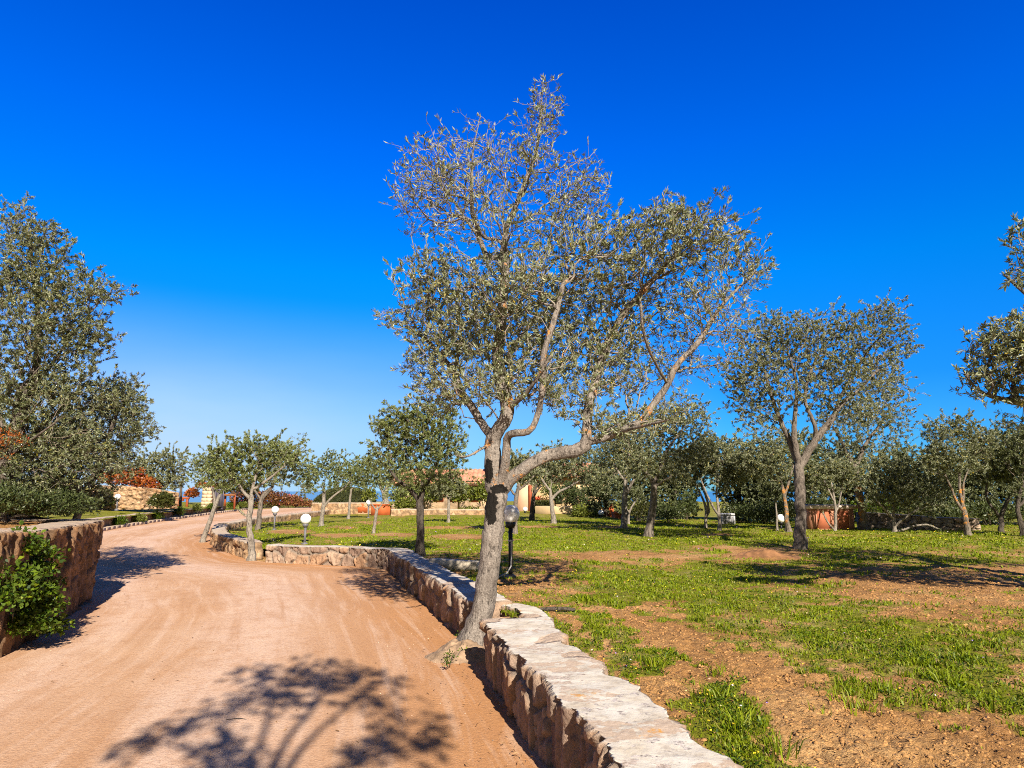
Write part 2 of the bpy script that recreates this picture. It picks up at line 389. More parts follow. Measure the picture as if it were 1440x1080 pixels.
def wallmat(name, a, b2, mort, topc, lichen=.0, dirt=.5):
    m, t, b, o = newmat(name); v = coords(t)
    st = attr(t, 'stone'); mo = attr(t, 'mortar'); tp = attr(t, 'top')
    n = noise(t, v, 7, 6, .65); n2 = noise(t, v, 45, 5, .75); n3 = noise(t, v, 2.2, 4, .6)
    col = ramp(t, st, [(0, a), (.35, tuple((x + y) / 2 for x, y in zip(a, b2))), (.7, b2), (1, (b2[0] * .95, b2[1] * .78, b2[2] * .62))])
    col = mix(t, ramp(t, n, [(.38, dirt), (.6, 0.0)]), col, tuple(x * .42 for x in a))
    col = mix(t, ramp(t, n2, [(.55, 0.0), (.72, .6)]), col, tuple(min(1, x * 1.35) for x in b2))
    mcol = mix(t, n2, tuple(x * .7 for x in mort), mort)
    tcol = mix(t, ramp(t, noise(t, v, 4.5, 5, .6), [(.35, 0.0), (.65, 1.0)]), tuple(x * y for x, y in zip(topc, (.84, .78, .70))), topc)
    tcol = mix(t, ramp(t, n2, [(.30, .7), (.38, 0.0)]), tcol, (.20, .165, .13))
    tcol = mix(t, ramp(t, noise(t, v, 9, 6, .7), [(.36, .55), (.48, 0.0)]), tcol, (.33, .27, .215))
    # granite tops that break through the cement of the coping
    granite = mix(t, ramp(t, n2, [(.40, 0.0), (.56, 1.0)]), (.13, .11, .10), (.55, .48, .44))
    granite = mix(t, ramp(t, st, [(.52, 0.0), (.66, .85)]), granite, mix(t, n2, (.36, .25, .17), (.56, .43, .32)))
    brk = math_(t, 'MULTIPLY', ramp(t, math_(t, 'ADD', noise(t, v, 11, 4, .65), math_(t, 'MULTIPLY', math_(t, 'SUBTRACT', st, .5), .38)), [(.545, 0.0), (.585, .95)]), 1.0)
    tcol = mix(t, brk, tcol, granite)
    col = mix(t, mo, col, mix(t, tp, mcol, tcol))
    col = mix(t, math_(t, 'MULTIPLY', tp, math_(t, 'SUBTRACT', 1.0, mo)), col, granite)
    if lichen:
        ln = noise(t, v, 3.6, 5, .7)
        lm = math_(t, 'MULTIPLY', ramp(t, ln, [(.68 - .1 * lichen, 0.0), (.72 - .1 * lichen, 1.0)]), ramp(t, n2, [(.38, .15), (.55, 1.0)]))
        col = mix(t, math_(t, 'MULTIPLY', lm, tp), col, (.52, .26, .07))
    setc(t, b, col); b.inputs['Roughness'].default_value = .9; b.inputs['Specular IOR Level'].default_value = .2
    hgt = math_(t, 'MULTIPLY', math_(t, 'ADD', n, math_(t, 'MULTIPLY', n2, .5)), math_(t, 'SUBTRACT', 1.0, math_(t, 'MULTIPLY', math_(t, 'MULTIPLY', tp, mo), .72)))
    bump(t, b, hgt, .9, .03)
    return m
M['wall_near'] = wallmat('granite_wall', (.21, .135, .10), (.42, .30, .215), (.24, .19, .15), (.59, .545, .48), .4)
M['wall_left'] = wallmat('boulder_wall', (.19, .105, .055), (.36, .215, .115), (.15, .10, .065), (.46, .36, .27), .4, .8)
M['wall_far'] = wallmat('rubble_wall', (.34, .205, .105), (.52, .355, .215), (.19, .12, .07), (.52, .42, .31), .0, .85)
M['wall_grey'] = wallmat('field_wall', (.30, .22, .16), (.48, .37, .27), (.13, .10, .08), (.42, .36, .30), .0, .6)

# grass & small stuff
M['grass'] = leafmat('grass_blade', (.070, .120, .003), (.285, .340, .006), (.22, .26, .01), accent=(.30, .27, .06), trans=.35, rough=.5, spec=.25)
def flowermat():
    m, t, b, o = newmat('flower_petals'); setc(t, b, ramp(t, attr(t, 'rnd'), [(0, (.75, .50, .02)), (.72, (.85, .68, .03)), (.80, (.85, .8, .7)), (.93, (.35, .22, .6))]))
    b.inputs['Roughness'].default_value = .6; return m
M['flower'] = flowermat()
M['clod'] = simple('clod', (.37, .195, .075), .95, .35, 9, .4, spec=.1)
M['pebble'] = simple('pebble', (.55, .38, .27), .9, .4, 5, .2, spec=.15)
M['litter'] = leafmat('dry_leaf', (.10, .05, .02), (.34, .20, .09), (.3, .2, .1), trans=.1)

# ---------------------------------------------------------------- heights
WALL_A = [G(880, 1080, .44), G(684, 873, .44)]
WALL_A = [WALL_A[0] + (WALL_A[0] - WALL_A[1]) * 1.6, WALL_A[0], WALL_A[1]]
WALL_B = [G(656, 846, .44), G(562, 783, .42)]
CORNER = G(541, 798, 0)
B_END = G(374, 790, 0)
C_START = G(344, 785, 0); C_BEND = G(293, 766, 0)
FAR = [G(303, 752, .0), G(345, 742, .0), G(384, 737, 0), G(430, 731, 0), G(480, 722, .0), G(545, 716, 0)]
def gz(x, y):
    """garden surface height"""
    h = .30 - .16 * smooth(-3, -9, x) * smooth(12, 18, y)
    h = h + (fbm(x * .35, y * .35, 3, 5) - .5) * .16 * smooth(3, 9, y)
    m = np.hypot((x - MOUND[0]) / .75, (y - MOUND[1]) / .5)
    return h + .12 * np.exp(-m * m * 1.5)
MOUND = G(1078, 783, .30)
def g1(px, py):                             # garden point under a photo position
    z = .3
    for _ in range(6):
        p = G(px, py, z); z = float(gz(p[0:1], p[1:2])[0])
    return G(px, py, z)

# ---------------------------------------------------------------- ground sheets
def ground():
    rr = np.concatenate([[0.0], np.geomspace(1.5, 110, 60), [140, 170, 205, 240, 300]]); na = 120
    a = np.linspace(0, 2 * math.pi, na, endpoint=False)
    X = rr[:, None] * np.cos(a); Y = rr[:, None] * np.sin(a)
    Z = -.05 + (fbm(X * .06, Y * .06, 3, 3) - .5) * .05 - 34 * smooth(110, 280, rr)[:, None]
    V = np.stack([X, Y, Z], -1).reshape(-1, 3)
    i = np.arange(len(rr) - 1)[:, None] * na; j = np.arange(na)[None]; j2 = (j + 1) % na
    q = np.stack([i + j, i + j2, i + na + j2, i + na + j], -1).reshape(-1, 4)
    veg = (.2 + .6 * smooth(14, 30, np.hypot(V[:, 0], V[:, 1])))
    o = link('ground', mesh_np('ground', V, q[:, ::1], attrs={'veg': veg}, smoothf=True), M['soil']); tag(o, kind='structure')
    sm, t, b, oo = newmat('sea_water')
    setc(t, b, (.06, .17, .28)); b.inputs['Roughness'].default_value = .25
    a = np.linspace(0, 2 * math.pi, 64, endpoint=False)
    rs = [150, 1500, 30000]
    V = np.concatenate([np.stack([r * np.cos(a), r * np.sin(a), np.full(64, -30.0)], 1) for r in rs])
    q = [(l * 64 + i, l * 64 + (i + 1) % 64, l * 64 + 64 + (i + 1) % 64, l * 64 + 64 + i) for l in range(2) for i in range(64)]
    tag(link('sea', mesh_np('sea', V, q), sm), kind='structure')
ground()

def resample(P, step):
    P = np.asarray(P, float); d = np.concatenate([[0], np.cumsum(np.linalg.norm(np.diff(P, axis=0), axis=1))])
    n = max(2, int(math.ceil(d[-1] / step)) + 1); s = np.linspace(0, d[-1], n)
    return np.stack([np.interp(s, d, P[:, k]) for k in range(P.shape[1])], 1), s
def rounded(P, it=2):                       # Chaikin corner cutting
    P = np.asarray(P, float)
    for _ in range(it):
        Q = [P[0]]
        for a, b in zip(P[:-1], P[1:]): Q += [a * .75 + b * .25, a * .25 + b * .75]
        Q.append(P[-1]); P = np.array(Q)
    return P

# road: strip between a left and a right edge
road_R = [(2.4, -9), (1.5, -1.5), tuple(WALL_A[1][:2] + [.12, 0]), tuple(WALL_A[2][:2] + [.1, 0]), tuple(WALL_B[0][:2] + [.1, 0]), tuple(CORNER[:2] + [.1, .1]),
          tuple(B_END[:2] + [0, .1]), tuple(C_START[:2]), tuple(C_BEND[:2] + [.15, 0]), tuple(FAR[1][:2] + [.15, 0]), tuple(FAR[3][:2] + [.15, 0]), tuple(FAR[4][:2]), (-10.5, 62), (-4, 78)]
KERB = [G(118, 750), G(150, 744), G(200, 736), G(245, 729.5), G(285, 724), G(320, 719.5), G(345, 716.5)]
road_L = [(-3.6, -9), (-4.2, 2.0), tuple(G(5, 925)[:2] - [.2, 0]), tuple(G(60, 893)[:2] - [.1, 0]), tuple(G(120, 850)[:2] - [.1, 0]), (-7.5, 11.6), (-10.5, 15.0), (-14, 20),
          tuple(KERB[0][:2]), tuple(KERB[1][:2]), tuple(KERB[3][:2]), tuple(KERB[4][:2]), tuple(KERB[6][:2]), (-16, 88)]
def road():
    Lp = np.array(road_L); Rp = np.array(road_R); n = 420; m = 40
    t = np.linspace(0, len(Lp) - 1, n) ; i = np.arange(len(Lp))
    A = np.stack([np.interp(t, i, Lp[:, k]) for k in (0, 1)], 1); B = np.stack([np.interp(t, i, Rp[:, k]) for k in (0, 1)], 1)
    u = np.linspace(0, 1, m)
    XY = A[:, None] * (1 - u)[None, :, None] + B[:, None] * u[None, :, None]
    X, Y = XY[..., 0], XY[..., 1]
    Z = .0 + (fbm(X * .8, Y * .8, 3, 21) - .5) * .03 + .012 * np.cos((u[None] - .5) * 6.0)
    s = np.concatenate([[0], np.cumsum(np.linalg.norm(np.diff(B, axis=0), axis=1))])
    uv = np.stack([np.repeat(u[None], n, 0), np.repeat(s[:, None], m, 1)], -1).reshape(-1, 2)
    ii = np.arange(n - 1)[:, None] * m; j = np.arange(m - 1)[None]
    q = np.stack([ii + j, ii + j + 1, ii + m + j + 1, ii + m + j], -1).reshape(-1, 4)
    o = link('road', mesh_np('road', np.stack([X, Y, Z], -1).reshape(-1, 3), q, uv=uv, smoothf=True), M['road']); tag(o, kind='structure')
road()

# garden polygon (inside the walls)
poly = np.array([(3.2, -9), tuple(WALL_A[0][:2] + [.3, 0]), tuple(WALL_A[1][:2] + [.25, 0]), tuple(WALL_A[2][:2] + [.32, 0]), tuple(G(770, 862, .44)[:2] - [.1, .1]), tuple(WALL_B[0][:2] + [.28, .15]), tuple(CORNER[:2] + [.3, .25]),
                 tuple(B_END[:2] + [0, .22]), tuple(B_END[:2] + [-.1, .9]), tuple(C_START[:2] + [.0, .8]), tuple(C_START[:2] + [-.1, .25]), tuple(C_BEND[:2] + [.35, .1]),
                 tuple(FAR[0][:2] + [.25, 0]), tuple(FAR[1][:2] + [.25, 0]), tuple(FAR[2][:2] + [.25, 0]), tuple(FAR[3][:2] + [.25, 0]), tuple(FAR[4][:2] + [.25, 0]), (-9, 56), (0, 60), (70, 60), (70, -9)])
def inpoly(x, y, P):
    c = np.zeros(x.shape, bool); j = len(P) - 1
    for i in range(len(P)):
        xi, yi = P[i]; xj, yj = P[j]
        c ^= ((yi > y) != (yj > y)) & (x < (xj - xi) * (y - yi) / (yj - yi + 1e-12) + xi); j = i
    return c
def blobmask(px, py, items):
    m = np.zeros(px.shape)
    for (cx, cy, rx, ry, w) in items:
        d = np.hypot((px - cx) / rx, (py - cy) / ry); m = np.maximum(m, w * (1 - smooth(.6, 1.15, d)))
    return m
def polymask(px, py, P): return inpoly(px, py, np.array(P, float)).astype(float)
def veg(P):
    """how green the garden is at world points: lawn with bare, dug-over strips"""
    x, y = P[:, 0], P[:, 1]
    px, py = PX(P); w1 = (fbm(x * .9, y * .9, 3, 31) - .5)
    w2 = (fbm(x * 4.5, y * 4.5, 3, 37) - .5); pxj = px + (w1 * 160 + w2 * 90) * np.clip((py - 740) / 200, .1, 1); pyj = py + ((fbm(x * 1.3 + 9, y * 1.3, 3, 33) - .5) * 70 + (fbm(x * 5 + 3, y * 5, 3, 38) - .5) * 60) * np.clip((py - 740) / 200, .05, 1)
    g = np.where(py > 840, .50, .55)
    g = np.where(py < 775, .74, g)
    bare = polymask(pxj, pyj, [(775, 848), (870, 850), (965, 866), (1020, 905), (1110, 945), (1190, 985), (1290, 1005), (1470, 1035), (1600, 1100), (1700, 1500), (900, 1500), (1000, 1060), (760, 870)])
    g = g * (1 - .97 * bare)
    g = np.maximum(g, .95 * blobmask(pxj, pyj, [(845, 893, 45, 22, 1), (905, 925, 60, 24, 1), (815, 868, 35, 14, 1), (985, 995, 55, 40, 1), (1040, 1045, 50, 50, 1), (1080, 1090, 60, 60, 1), (1130, 1150, 80, 60, 1)]))
    g = np.maximum(g, .80 * blobmask(pxj, pyj, [(900, 822, 110, 30, 1), (1060, 850, 130, 32, 1), (1230, 905, 150, 45, 1.1), (1370, 930, 130, 50, 1.1), (1020, 812, 90, 18, 1), (800, 760, 120, 22, 1), (1180, 870, 60, 26, 1)]))
    g = g * (1 - .72 * blobmask(pxj, pyj, [(1330, 838, 170, 26, 1), (1240, 815, 90, 14, .9), (880, 781, 110, 9, 1), (1010, 770, 40, 6, 1), (740, 825, 60, 20, .8), (770, 800, 50, 12, .8), (1080, 777, 60, 12, 1), (1420, 805, 90, 12, .8)]))
    g = g * (1 - .75 * blobmask(px, py, [(410, 748, 38, 4, 1), (470, 753, 50, 3, .9), (555, 752, 35, 3, 1), (650, 755, 50, 5, .9), (520, 735, 20, 3, .9), (480, 742, 25, 3, .8), (640, 742, 60, 2.5, .9), (760, 741, 30, 2, 1), (860, 741, 26, 2, 1), (1010, 752, 30, 2, .9), (620, 790, 30, 6, .6)]))
    g = g + (fbm(x * 2.6, y * 2.6, 4, 41) - .5) * .85 + (fbm(x * .5, y * .5, 2, 44) - .5) * .25
    return np.clip(g, 0, 1)
def garden():
    d = np.concatenate([np.geomspace(1.2, 70, 640)]); a = np.linspace(R(-62), R(62), 640)
    X = d[:, None] * np.sin(a); Y = d[:, None] * np.cos(a)
    ok = inpoly(X, Y, poly)
    Z = gz(X, Y)
    V = np.stack([X, Y, Z], -1).reshape(-1, 3)
    vg = veg(V)
    rough = (fbm(V[:, 0] * 9, V[:, 1] * 9, 5, 51, .65) - .5) * .10 * (1 - .6 * vg)
    V[:, 2] += rough * smooth(30, 3, V[:, 1])
    n, m = X.shape
    ii = np.arange(n - 1)[:, None] * m; j = np.arange(m - 1)[None]
    q = np.stack([ii + j, ii + m + j, ii + m + j + 1, ii + j + 1], -1).reshape(-1, 4)
    okf = ok.ravel(); q = q[okf[q].all(1)]
    used = np.unique(q); mp = np.full(len(V), -1); mp[used] = np.arange(len(used))
    o = link('garden_ground', mesh_np('garden_ground', V[used], mp[q], attrs={'veg': vg[used]}, smoothf=True), M['soil']); tag(o, kind='structure')
garden()

# ---------------------------------------------------------------- stone walls
def stone_wall(name, label, path, th, h, mat, z0=-.05, su=.016, cell=(.30, .24), relief=.045, seed=0, topflat=.6, closed_ends=True, side=1, hvar=.03, group=None, cat='stone wall', parent=None, batter=0.0, edge=.035):
    """path follows the road-side face; the thickness goes to its right (side=1) or left"""
    P = np.asarray([p[:2] for p in path], float)
    P, s = resample(P, su); n = len(P)
    T = np.gradient(P, axis=0); T /= np.linalg.norm(T, axis=1, keepdims=True)
    k = max(3, int(.10 / su) | 1)
    pad = np.pad(T, ((k, k), (0, 0)), 'edge'); T = np.stack([np.convolve(pad[:, c], np.ones(2 * k + 1) / (2 * k + 1), 'valid') for c in (0, 1)], 1); T /= np.linalg.norm(T, axis=1, keepdims=True)
    Rn = np.stack([T[:, 1], -T[:, 0]], 1) * side
    hs = np.full(n, h) if np.isscalar(h) else np.interp(s / s[-1], np.linspace(0, 1, len(h)), h)
    hs = hs + (fbm(s * 1.1, s * 0 + seed, 3, seed) - .5) * 2 * hvar + (np.floor(s / (cell[0] * 1.4) + fbm(s * .6, s * 0 + 3, 1, seed)) * 0)
    nf = max(4, int(hs.max() / su)); nt = max(4, int(th / su))
    # cross-section parameter: face up, across top, back down
    prof = [(0, v) for v in np.linspace(0, 1, nf)] + [(w, 1) for w in np.linspace(0, 1, nt + 2)[1:-1]] + [(1, v) for v in np.linspace(1, 0, nf)]
    prof = np.array(prof); m = len(prof)
    hh = hs[:, None]
    u = prof[None, :, 0]; v = prof[None, :, 1]
    uu = np.where(np.arange(m) < nf, v * hh, np.where(np.arange(m) < nf + nt, hh + u * th, hh + th + (1 - v) * hh))
    S = np.repeat(s[:, None], m, 1)
    # stones: jittered-grid Voronoi over (S, uu)
    wob = .35
    Sx = S / cell[0] + (fbm(S * 4, uu * 4, 2, seed + 3) - .5) * wob; Ux = uu / cell[1] + (fbm(S * 4 + 7, uu * 4, 2, seed + 4) - .5) * wob
    ci, cj = np.floor(Sx), np.floor(Ux)
    F1 = np.full(S.shape, 9.0); F2 = np.full(S.shape, 9.0); idr = np.zeros(S.shape)
    for di in (-1, 0, 1):
        for dj in (-1, 0, 1):
            a, b = ci + di, cj + dj
            qx = a + .12 + .76 * _hash(a, b, seed + 11) ; qy = b + .12 + .76 * _hash(a, b, seed + 12)
            d = np.hypot((Sx - qx), (Ux - qy)); r = _hash(a, b, seed + 13)
            c1 = d < F1
            F2 = np.where(c1, F1, np.minimum(F2, d)); idr = np.where(c1, r, idr); F1 = np.where(c1, d, F1)
    gap = F2 - F1
    mort = 1 - smooth(.04, .16, gap)
    istop = ((np.arange(m) >= nf - 1) & (np.arange(m) <= nf + nt))[None] * 1.0
    bul = smooth(.0, .42, gap)
    plate = smooth(.02, .14, gap)
    crack = np.abs(fbm(S * 7 + 3, uu * 2.2, 4, seed + 22, .6) - .5)
    tilt = ((Sx - ci - .5) * (idr - .5) + (Ux - cj - .5) * (_hash(ci, cj, seed + 17) - .5) * 1.0)
    disp = relief * (plate * (.25 + 1.1 * idr) - .45 + .5 * tilt) + (fbm(S * 16, uu * 6, 4, seed + 20, .65) - .5) * relief * 1.0 - relief * .7 * (1 - smooth(.0, .05, crack)) * (1 - istop * 0)
    capst = (istop > 0) & (idr < .86)
    disp = np.where(istop > 0, (fbm(S * 7, uu * 7, 4, seed + 40, .6) - .5) * .014 + np.where(capst, 0, (.016 - .010 * topflat) * bul), disp)
    mort = np.where(capst, 1.0, mort)
    # broken outline of the coping
    jag = (fbm(S * 4.2, S * 0 + seed, 5, seed + 30, .75) - .5) * 2 * edge
    jag2 = (fbm(S * 3.2 + 40, S * 0 + seed, 4, seed + 31, .65) - .5) * 2 * edge
    nx = np.where(np.arange(m) < nf, -1.0, np.where(np.arange(m) < nf + nt, 0.0, 1.0)); nzv = np.where((np.arange(m) >= nf) & (np.arange(m) < nf + nt), 1.0, 0.0)
    nx = np.repeat(nx[None], n, 0).copy(); nzv = np.repeat(nzv[None], n, 0).copy()
    for c in (nf - 1, nf + nt): nx[:, c] *= .7; nzv[:, c] = .7
    off = u * th + nx * disp + jag * (1 - u) * v + jag2 * u * v - (1 - u) * batter * (1 - v) * 1.0
    Z = z0 + v * (hh - z0) + nzv * disp
    XY = P[:, None] + Rn[:, None] * off[..., None]
    # taper ends into a closed rough cap
    V = np.concatenate([XY, Z[..., None]], -1)
    if closed_ends:
        caps = []
        for e, sg in ((0, -1), (n - 1, 1)):
            row = V[e]; mid = np.concatenate([P[e] + Rn[e] * th * .5, [0]])
            for f, ex in ((.0, .0),) if False else ((.5, .035), (.04, .05)):
                r2 = row.copy(); r2[:, :2] = mid[:2] + (row[:, :2] - mid[:2]) * f + T[e] * sg * (ex + (fbm(row[:, 0] * 5 + f, row[:, 2] * 7, 3, seed + 5) - .5)[:, None] * .06)
                caps.append((e, r2))
        V = np.concatenate([caps[1][1][None], caps[0][1][None], V, caps[2][1][None], caps[3][1][None]])
        pad = lambda A: np.concatenate([A[:1], A[:1], A, A[-1:], A[-1:]])
        idr, mort, ist = pad(idr), pad(mort), pad(np.repeat(istop, n, 0)); ist[:2] = 0; ist[-2:] = 0
    else: ist = np.repeat(istop, n, 0)
    nn = len(V)
    ii = np.arange(nn - 1)[:, None] * m; j = np.arange(m - 1)[None]
    q = np.stack([ii + j, ii + m + j, ii + m + j + 1, ii + j + 1], -1).reshape(-1, 4)
    if side < 0: q = q[:, ::-1]
    o = link(name, mesh_np(name, V.reshape(-1, 3), q, attrs={'stone': idr.ravel(), 'mortar': mort.ravel(), 'top': ist.ravel()}), mat, parent)
    if parent is None: tag(o, label, cat, group)
    return o
stone_wall('stone_wall', 'low granite wall with cement coping and orange lichen in the right foreground', WALL_A, .47, .44, M['wall_near'], cell=(.27, .36), relief=.05, seed=3, su=.011, hvar=.02, edge=.085, topflat=.9)
stone_wall('stone_wall', 'low granite wall running from behind the big olive trunk to the bend of the drive', rounded([WALL_B[0] + [.05, 0, 0], WALL_B[1], CORNER + [.05, .1, 0], (CORNER + B_END) / 2, B_END], 2), .42, [.44, .43, .42, .40, .38, .37], M['wall_near'], cell=(.34, .26), relief=.06, seed=8, su=.02, edge=.04)
stone_wall('stone_wall', 'short curved stump of stone wall hugging the back of the big olive trunk', rounded([G(700, 846, .40), G(735, 848, .40), G(768, 868, .40)], 2) if False else rounded([WALL_B[0] + [.36, .10, 0], WALL_B[0] + [.60, -.25, 0], WALL_A[2] + [.40, .04, 0]], 2), .22, .40, M['wall_near'], cell=(.26, .22), relief=.06, seed=15, su=.014, side=-1)
stone_wall('stone_wall', 'low pale rubble wall on the inside of the drive bend beside the forked olive', rounded([C_START, (C_START * .6 + C_BEND * .4), C_BEND, FAR[0]], 2), .40, [.36, .38, .40, .40], M['wall_far'], cell=(.32, .24), relief=.05, seed=21, su=.028)
stone_wall('stone_wall', 'long low rubble wall between the far drive and the lawn with globe lamps', [FAR[0] + [.0, .1, 0]] + FAR[1:5], .40, [.40, .40, .42, .42, .45], M['wall_far'], cell=(.36, .26), relief=.05, seed=27, su=.06)
# left-hand boulder wall
LW = [(-3.9, 2.2), tuple(G(5, 925)[:2]), tuple(G(62, 893)[:2]), tuple(G(98, 868)[:2]), tuple(G(122, 851)[:2])]
LW_end = np.array(LW[-1])
LWp = rounded(LW + [tuple(LW_end + [-.25, .75]), tuple(LW_end + [-1.6, 1.5]), tuple(LW_end + [-6, 3.2])], 2)
stone_wall('boulder_wall', 'high weathered boulder wall with a leafy climber at the left edge of the drive', LWp, .50, [1.34, 1.28, 1.20, 1.17, 1.15, 1.12, 1.1, 1.1], M['wall_left'], cell=(.48, .62), relief=.085, seed=33, su=.022, side=-1, edge=.06, batter=-.06)
def raised_bed():
    P = np.array([(-4.1, 2.2)] + [tuple(p) for p in LWp[1:]] ) + [-.25, 0]
    k = 10; V = []; n = len(P)
    for i, p in enumerate(P):
        for w in np.linspace(0, 1, k): V.append((p[0] - w * 9, p[1] + .0 * w, 1.06 + .25 * w + .06 * random.random()))
    q = [(i * k + j, i * k + j + 1, (i + 1) * k + j + 1, (i + 1) * k + j) for i in range(n - 1) for j in range(k - 1)]
    tag(link('raised_bed', mesh_np('raised_bed', V, q, attrs={'veg': np.full(len(V), .3)}), M['soil']), kind='structure')
raised_bed()

# ---------------------------------------------------------------- trees
def ellip(n, c, r, power=.45):
    v = unit(rng.normal(size=(n, 3))); return np.asarray(c) + v * (rng.random((n, 1)) ** power) * np.asarray(r)
def leaves(B, D, L, Wd, updown=.35, fold=.18):
    """rhombic leaves: base points, directions, lengths, widths"""
    n = len(B)
    D = unit(D); up = np.array([0, 0, 1.0]) * updown + rng.normal(size=(n, 3)) * .6
    S = unit(np.cross(D, up)); Nn = np.cross(S, D)
    L = L[:, None]; Wd = Wd[:, None]
    mid = B + D * L * .5 + Nn * L * .04
    tip = B + D * L - Nn * L * .06 * rng.random((n, 1)) * 2
    V = np.stack([B, mid + S * Wd * .5 + Nn * Wd * fold, tip, mid - S * Wd * .5 + Nn * Wd * fold], 1).reshape(-1, 3)
    q = np.arange(n)[:, None] * 4 + np.array([0, 1, 2, 3])
    rnd = np.repeat(rng.random(n), 4)
    return V, q, rnd
def grow(limbs, tips, dens, step=.14, bf=.25, rtip=.0022, pexp=.45, noattach=0.0, wiggle=.08):
    cap = 60000
    P = np.zeros((cap, 3)); par = np.full(cap, -1); pl = np.zeros(cap); rh = np.zeros(cap); D = np.zeros((cap, 3)); ok = np.zeros(cap, bool); dn = np.ones(cap); hand = np.zeros(cap, bool)
    n = 0
    for li, L in enumerate(limbs):
        L = np.asarray(L, float)
        # smooth the limb
        if len(L) > 2: L = rounded(L, 2)
        L, _ = resample(L, step * .6)
        if li == 0: prev = -1; st = 0
        else:
            j = int(np.argmin(np.linalg.norm(P[:n] - L[0, :3], axis=1))); prev = j; st = 1
        for i in range(st, len(L)):
            p = L[i, :3] + (rng.normal(size=3) * wiggle * L[i, 3] * 1.2 if i else 0)
            P[n] = p; par[n] = prev; rh[n] = L[i, 3]; hand[n] = True
            if prev >= 0:
                D[n] = unit(p - P[prev]); pl[n] = pl[prev] + np.linalg.norm(p - P[prev])
            else: D[n] = (0, 0, 1)
            ok[n] = p[2] > noattach
            prev = n; n += 1
    base = n
    d0 = np.array([np.min(np.linalg.norm(P[:base][ok[:base]] - t, axis=1)) for t in tips]) if len(tips) else np.zeros(0)
    for ti in np.argsort(d0 + rng.random(len(tips)) * .3):
        t = tips[ti]; v = t - P[:n]; d = np.linalg.norm(v, axis=1) + 1e-6
        dot = (v * D[:n]).sum(1) / d
        c = d * (1 + .45 * (1 - dot)) + bf * pl[:n] + np.where(ok[:n], 0, 99)
        j = int(np.argmin(c)); dj = d[j]
        k = max(2, int(math.ceil(dj / step)))
        ctrl = P[j] + D[j] * dj * .38 + np.array([0, 0, .05]) * dj + rng.normal(size=3) * dj * .07
        prev = j; a = P[j].copy()
        for i in range(1, k + 1):
            f = i / k
            p = a * (1 - f) ** 2 + 2 * ctrl * f * (1 - f) + t * f * f
            if i < k: p = p + rng.normal(size=3) * step * .11
            P[n] = p; par[n] = prev; D[n] = unit(p - P[prev]); pl[n] = pl[prev] + np.linalg.norm(p - P[prev]); ok[n] = True; dn[n] = dens[ti]
            prev = n; n += 1
            if n >= cap - 2: break
        if n >= cap - 50: break
    P, par, rh, dn, D, hand = P[:n], par[:n], rh[:n], dn[:n], D[:n], hand[:n]
    cnt = np.zeros(n); haschild = np.zeros(n, bool); haschild[par[par >= 0]] = True
    cnt[~haschild] = 1
    for i in range(n - 1, 0, -1):
        if par[i] >= 0: cnt[par[i]] += cnt[i]
    r = np.maximum(rh, rtip * cnt ** pexp)
    for i in range(1, n):
        if par[i] >= 0 and not hand[i]: r[i] = min(r[i], r[par[i]] * .95)
    return P, par, r, cnt, dn, D, hand
def tree_mesh(P, par, r, cnt, hand, thr, flare=True, jag=.22, seed=0):
    n = len(P); best = np.full(n, -1); bc = np.full(n, -1.0)
    for i in range(1, n):
        p = par[i]
        if p >= 0:
            sc = r[i] * 1e3 + (1e6 if hand[i] else 0) if (hand[p]) else cnt[i]
            if sc > bc[p]: bc[p] = sc; best[p] = i
    trunk, tw = MB(), MB()
    for i in range(n):
        p = par[i]
        if p >= 0 and best[p] == i: continue
        ch = [i] if p < 0 else [p, i]
        j = i
        while best[j] >= 0: j = best[j]; ch.append(j)
        if len(ch) < 2: continue
        pts = P[ch]; rr = r[ch].copy()
        if p >= 0: rr[0] = min(rr[0], rr[1] * 1.25)
        if len(rr) > 2: rr[-1] *= .6
        big = rr[1 if p >= 0 else 0]
        if p < 0 and flare:
            hgt = pts[:, 2] - pts[0, 2]; rr *= 1 + (.34 if big > .1 else .7) * np.exp(-hgt / (big * 1.2))
        if big > thr:
            ns = 16 if big > .06 else (10 if big > .03 else 6)
            trunk.tube(pts, rr, 24 if (p < 0 and big > .07) else ns, jag if big > .03 else jag * .6, seed + i % 50, flute=p < 0)
        else: tw.tube(pts, rr, 3, cap=False)
    return trunk, tw
def leaf_sets(P, par, cnt, dn, D, per_m, maxc, tuft, L, Wd, droop=0.0, up=.12):
    idx = np.where((cnt <= maxc) & (par >= 0))[0]
    a = P[par[idx]]; b = P[idx]; ln = np.linalg.norm(b - a, axis=1)
    k = rng.poisson(per_m * ln * dn[idx])
    rep = np.repeat(np.arange(len(idx)), k); f = rng.random((len(rep), 1))
    B = a[rep] * (1 - f) + b[rep] * f; dr = D[idx][rep]
    side = unit(np.cross(dr, rng.normal(size=(len(rep), 3))))
    DD = dr * .75 + side * (.5 + .5 * rng.random((len(rep), 1))) + np.array([0, 0, up - droop])
    tips = np.where(cnt == 1)[0]; hasc = np.zeros(len(P), bool); hasc[par[par >= 0]] = True; tips = tips[~hasc[tips]]
    kt = rng.poisson(tuft * np.minimum(1.5, dn[tips] + .25)); rt = np.repeat(tips, kt)
    Bt = P[rt] - D[rt] * rng.random((len(rt), 1)) * L * 1.2; Dt = D[rt] + rng.normal(size=(len(rt), 3)) * .55 + np.array([0, 0, up])
    B = np.concatenate([B, Bt]); DD = np.concatenate([DD, Dt]); n = len(B)
    return leaves(B, DD, L * (.65 + .6 * rng.random(n)), Wd * (.7 + .6 * rng.random(n)))
BARKS = {'main': 'bark_main', 'grey': 'bark', 'pale': 'bark_pale', 'dark': 'bark_dark', 'lichen': 'bark_lichen'}
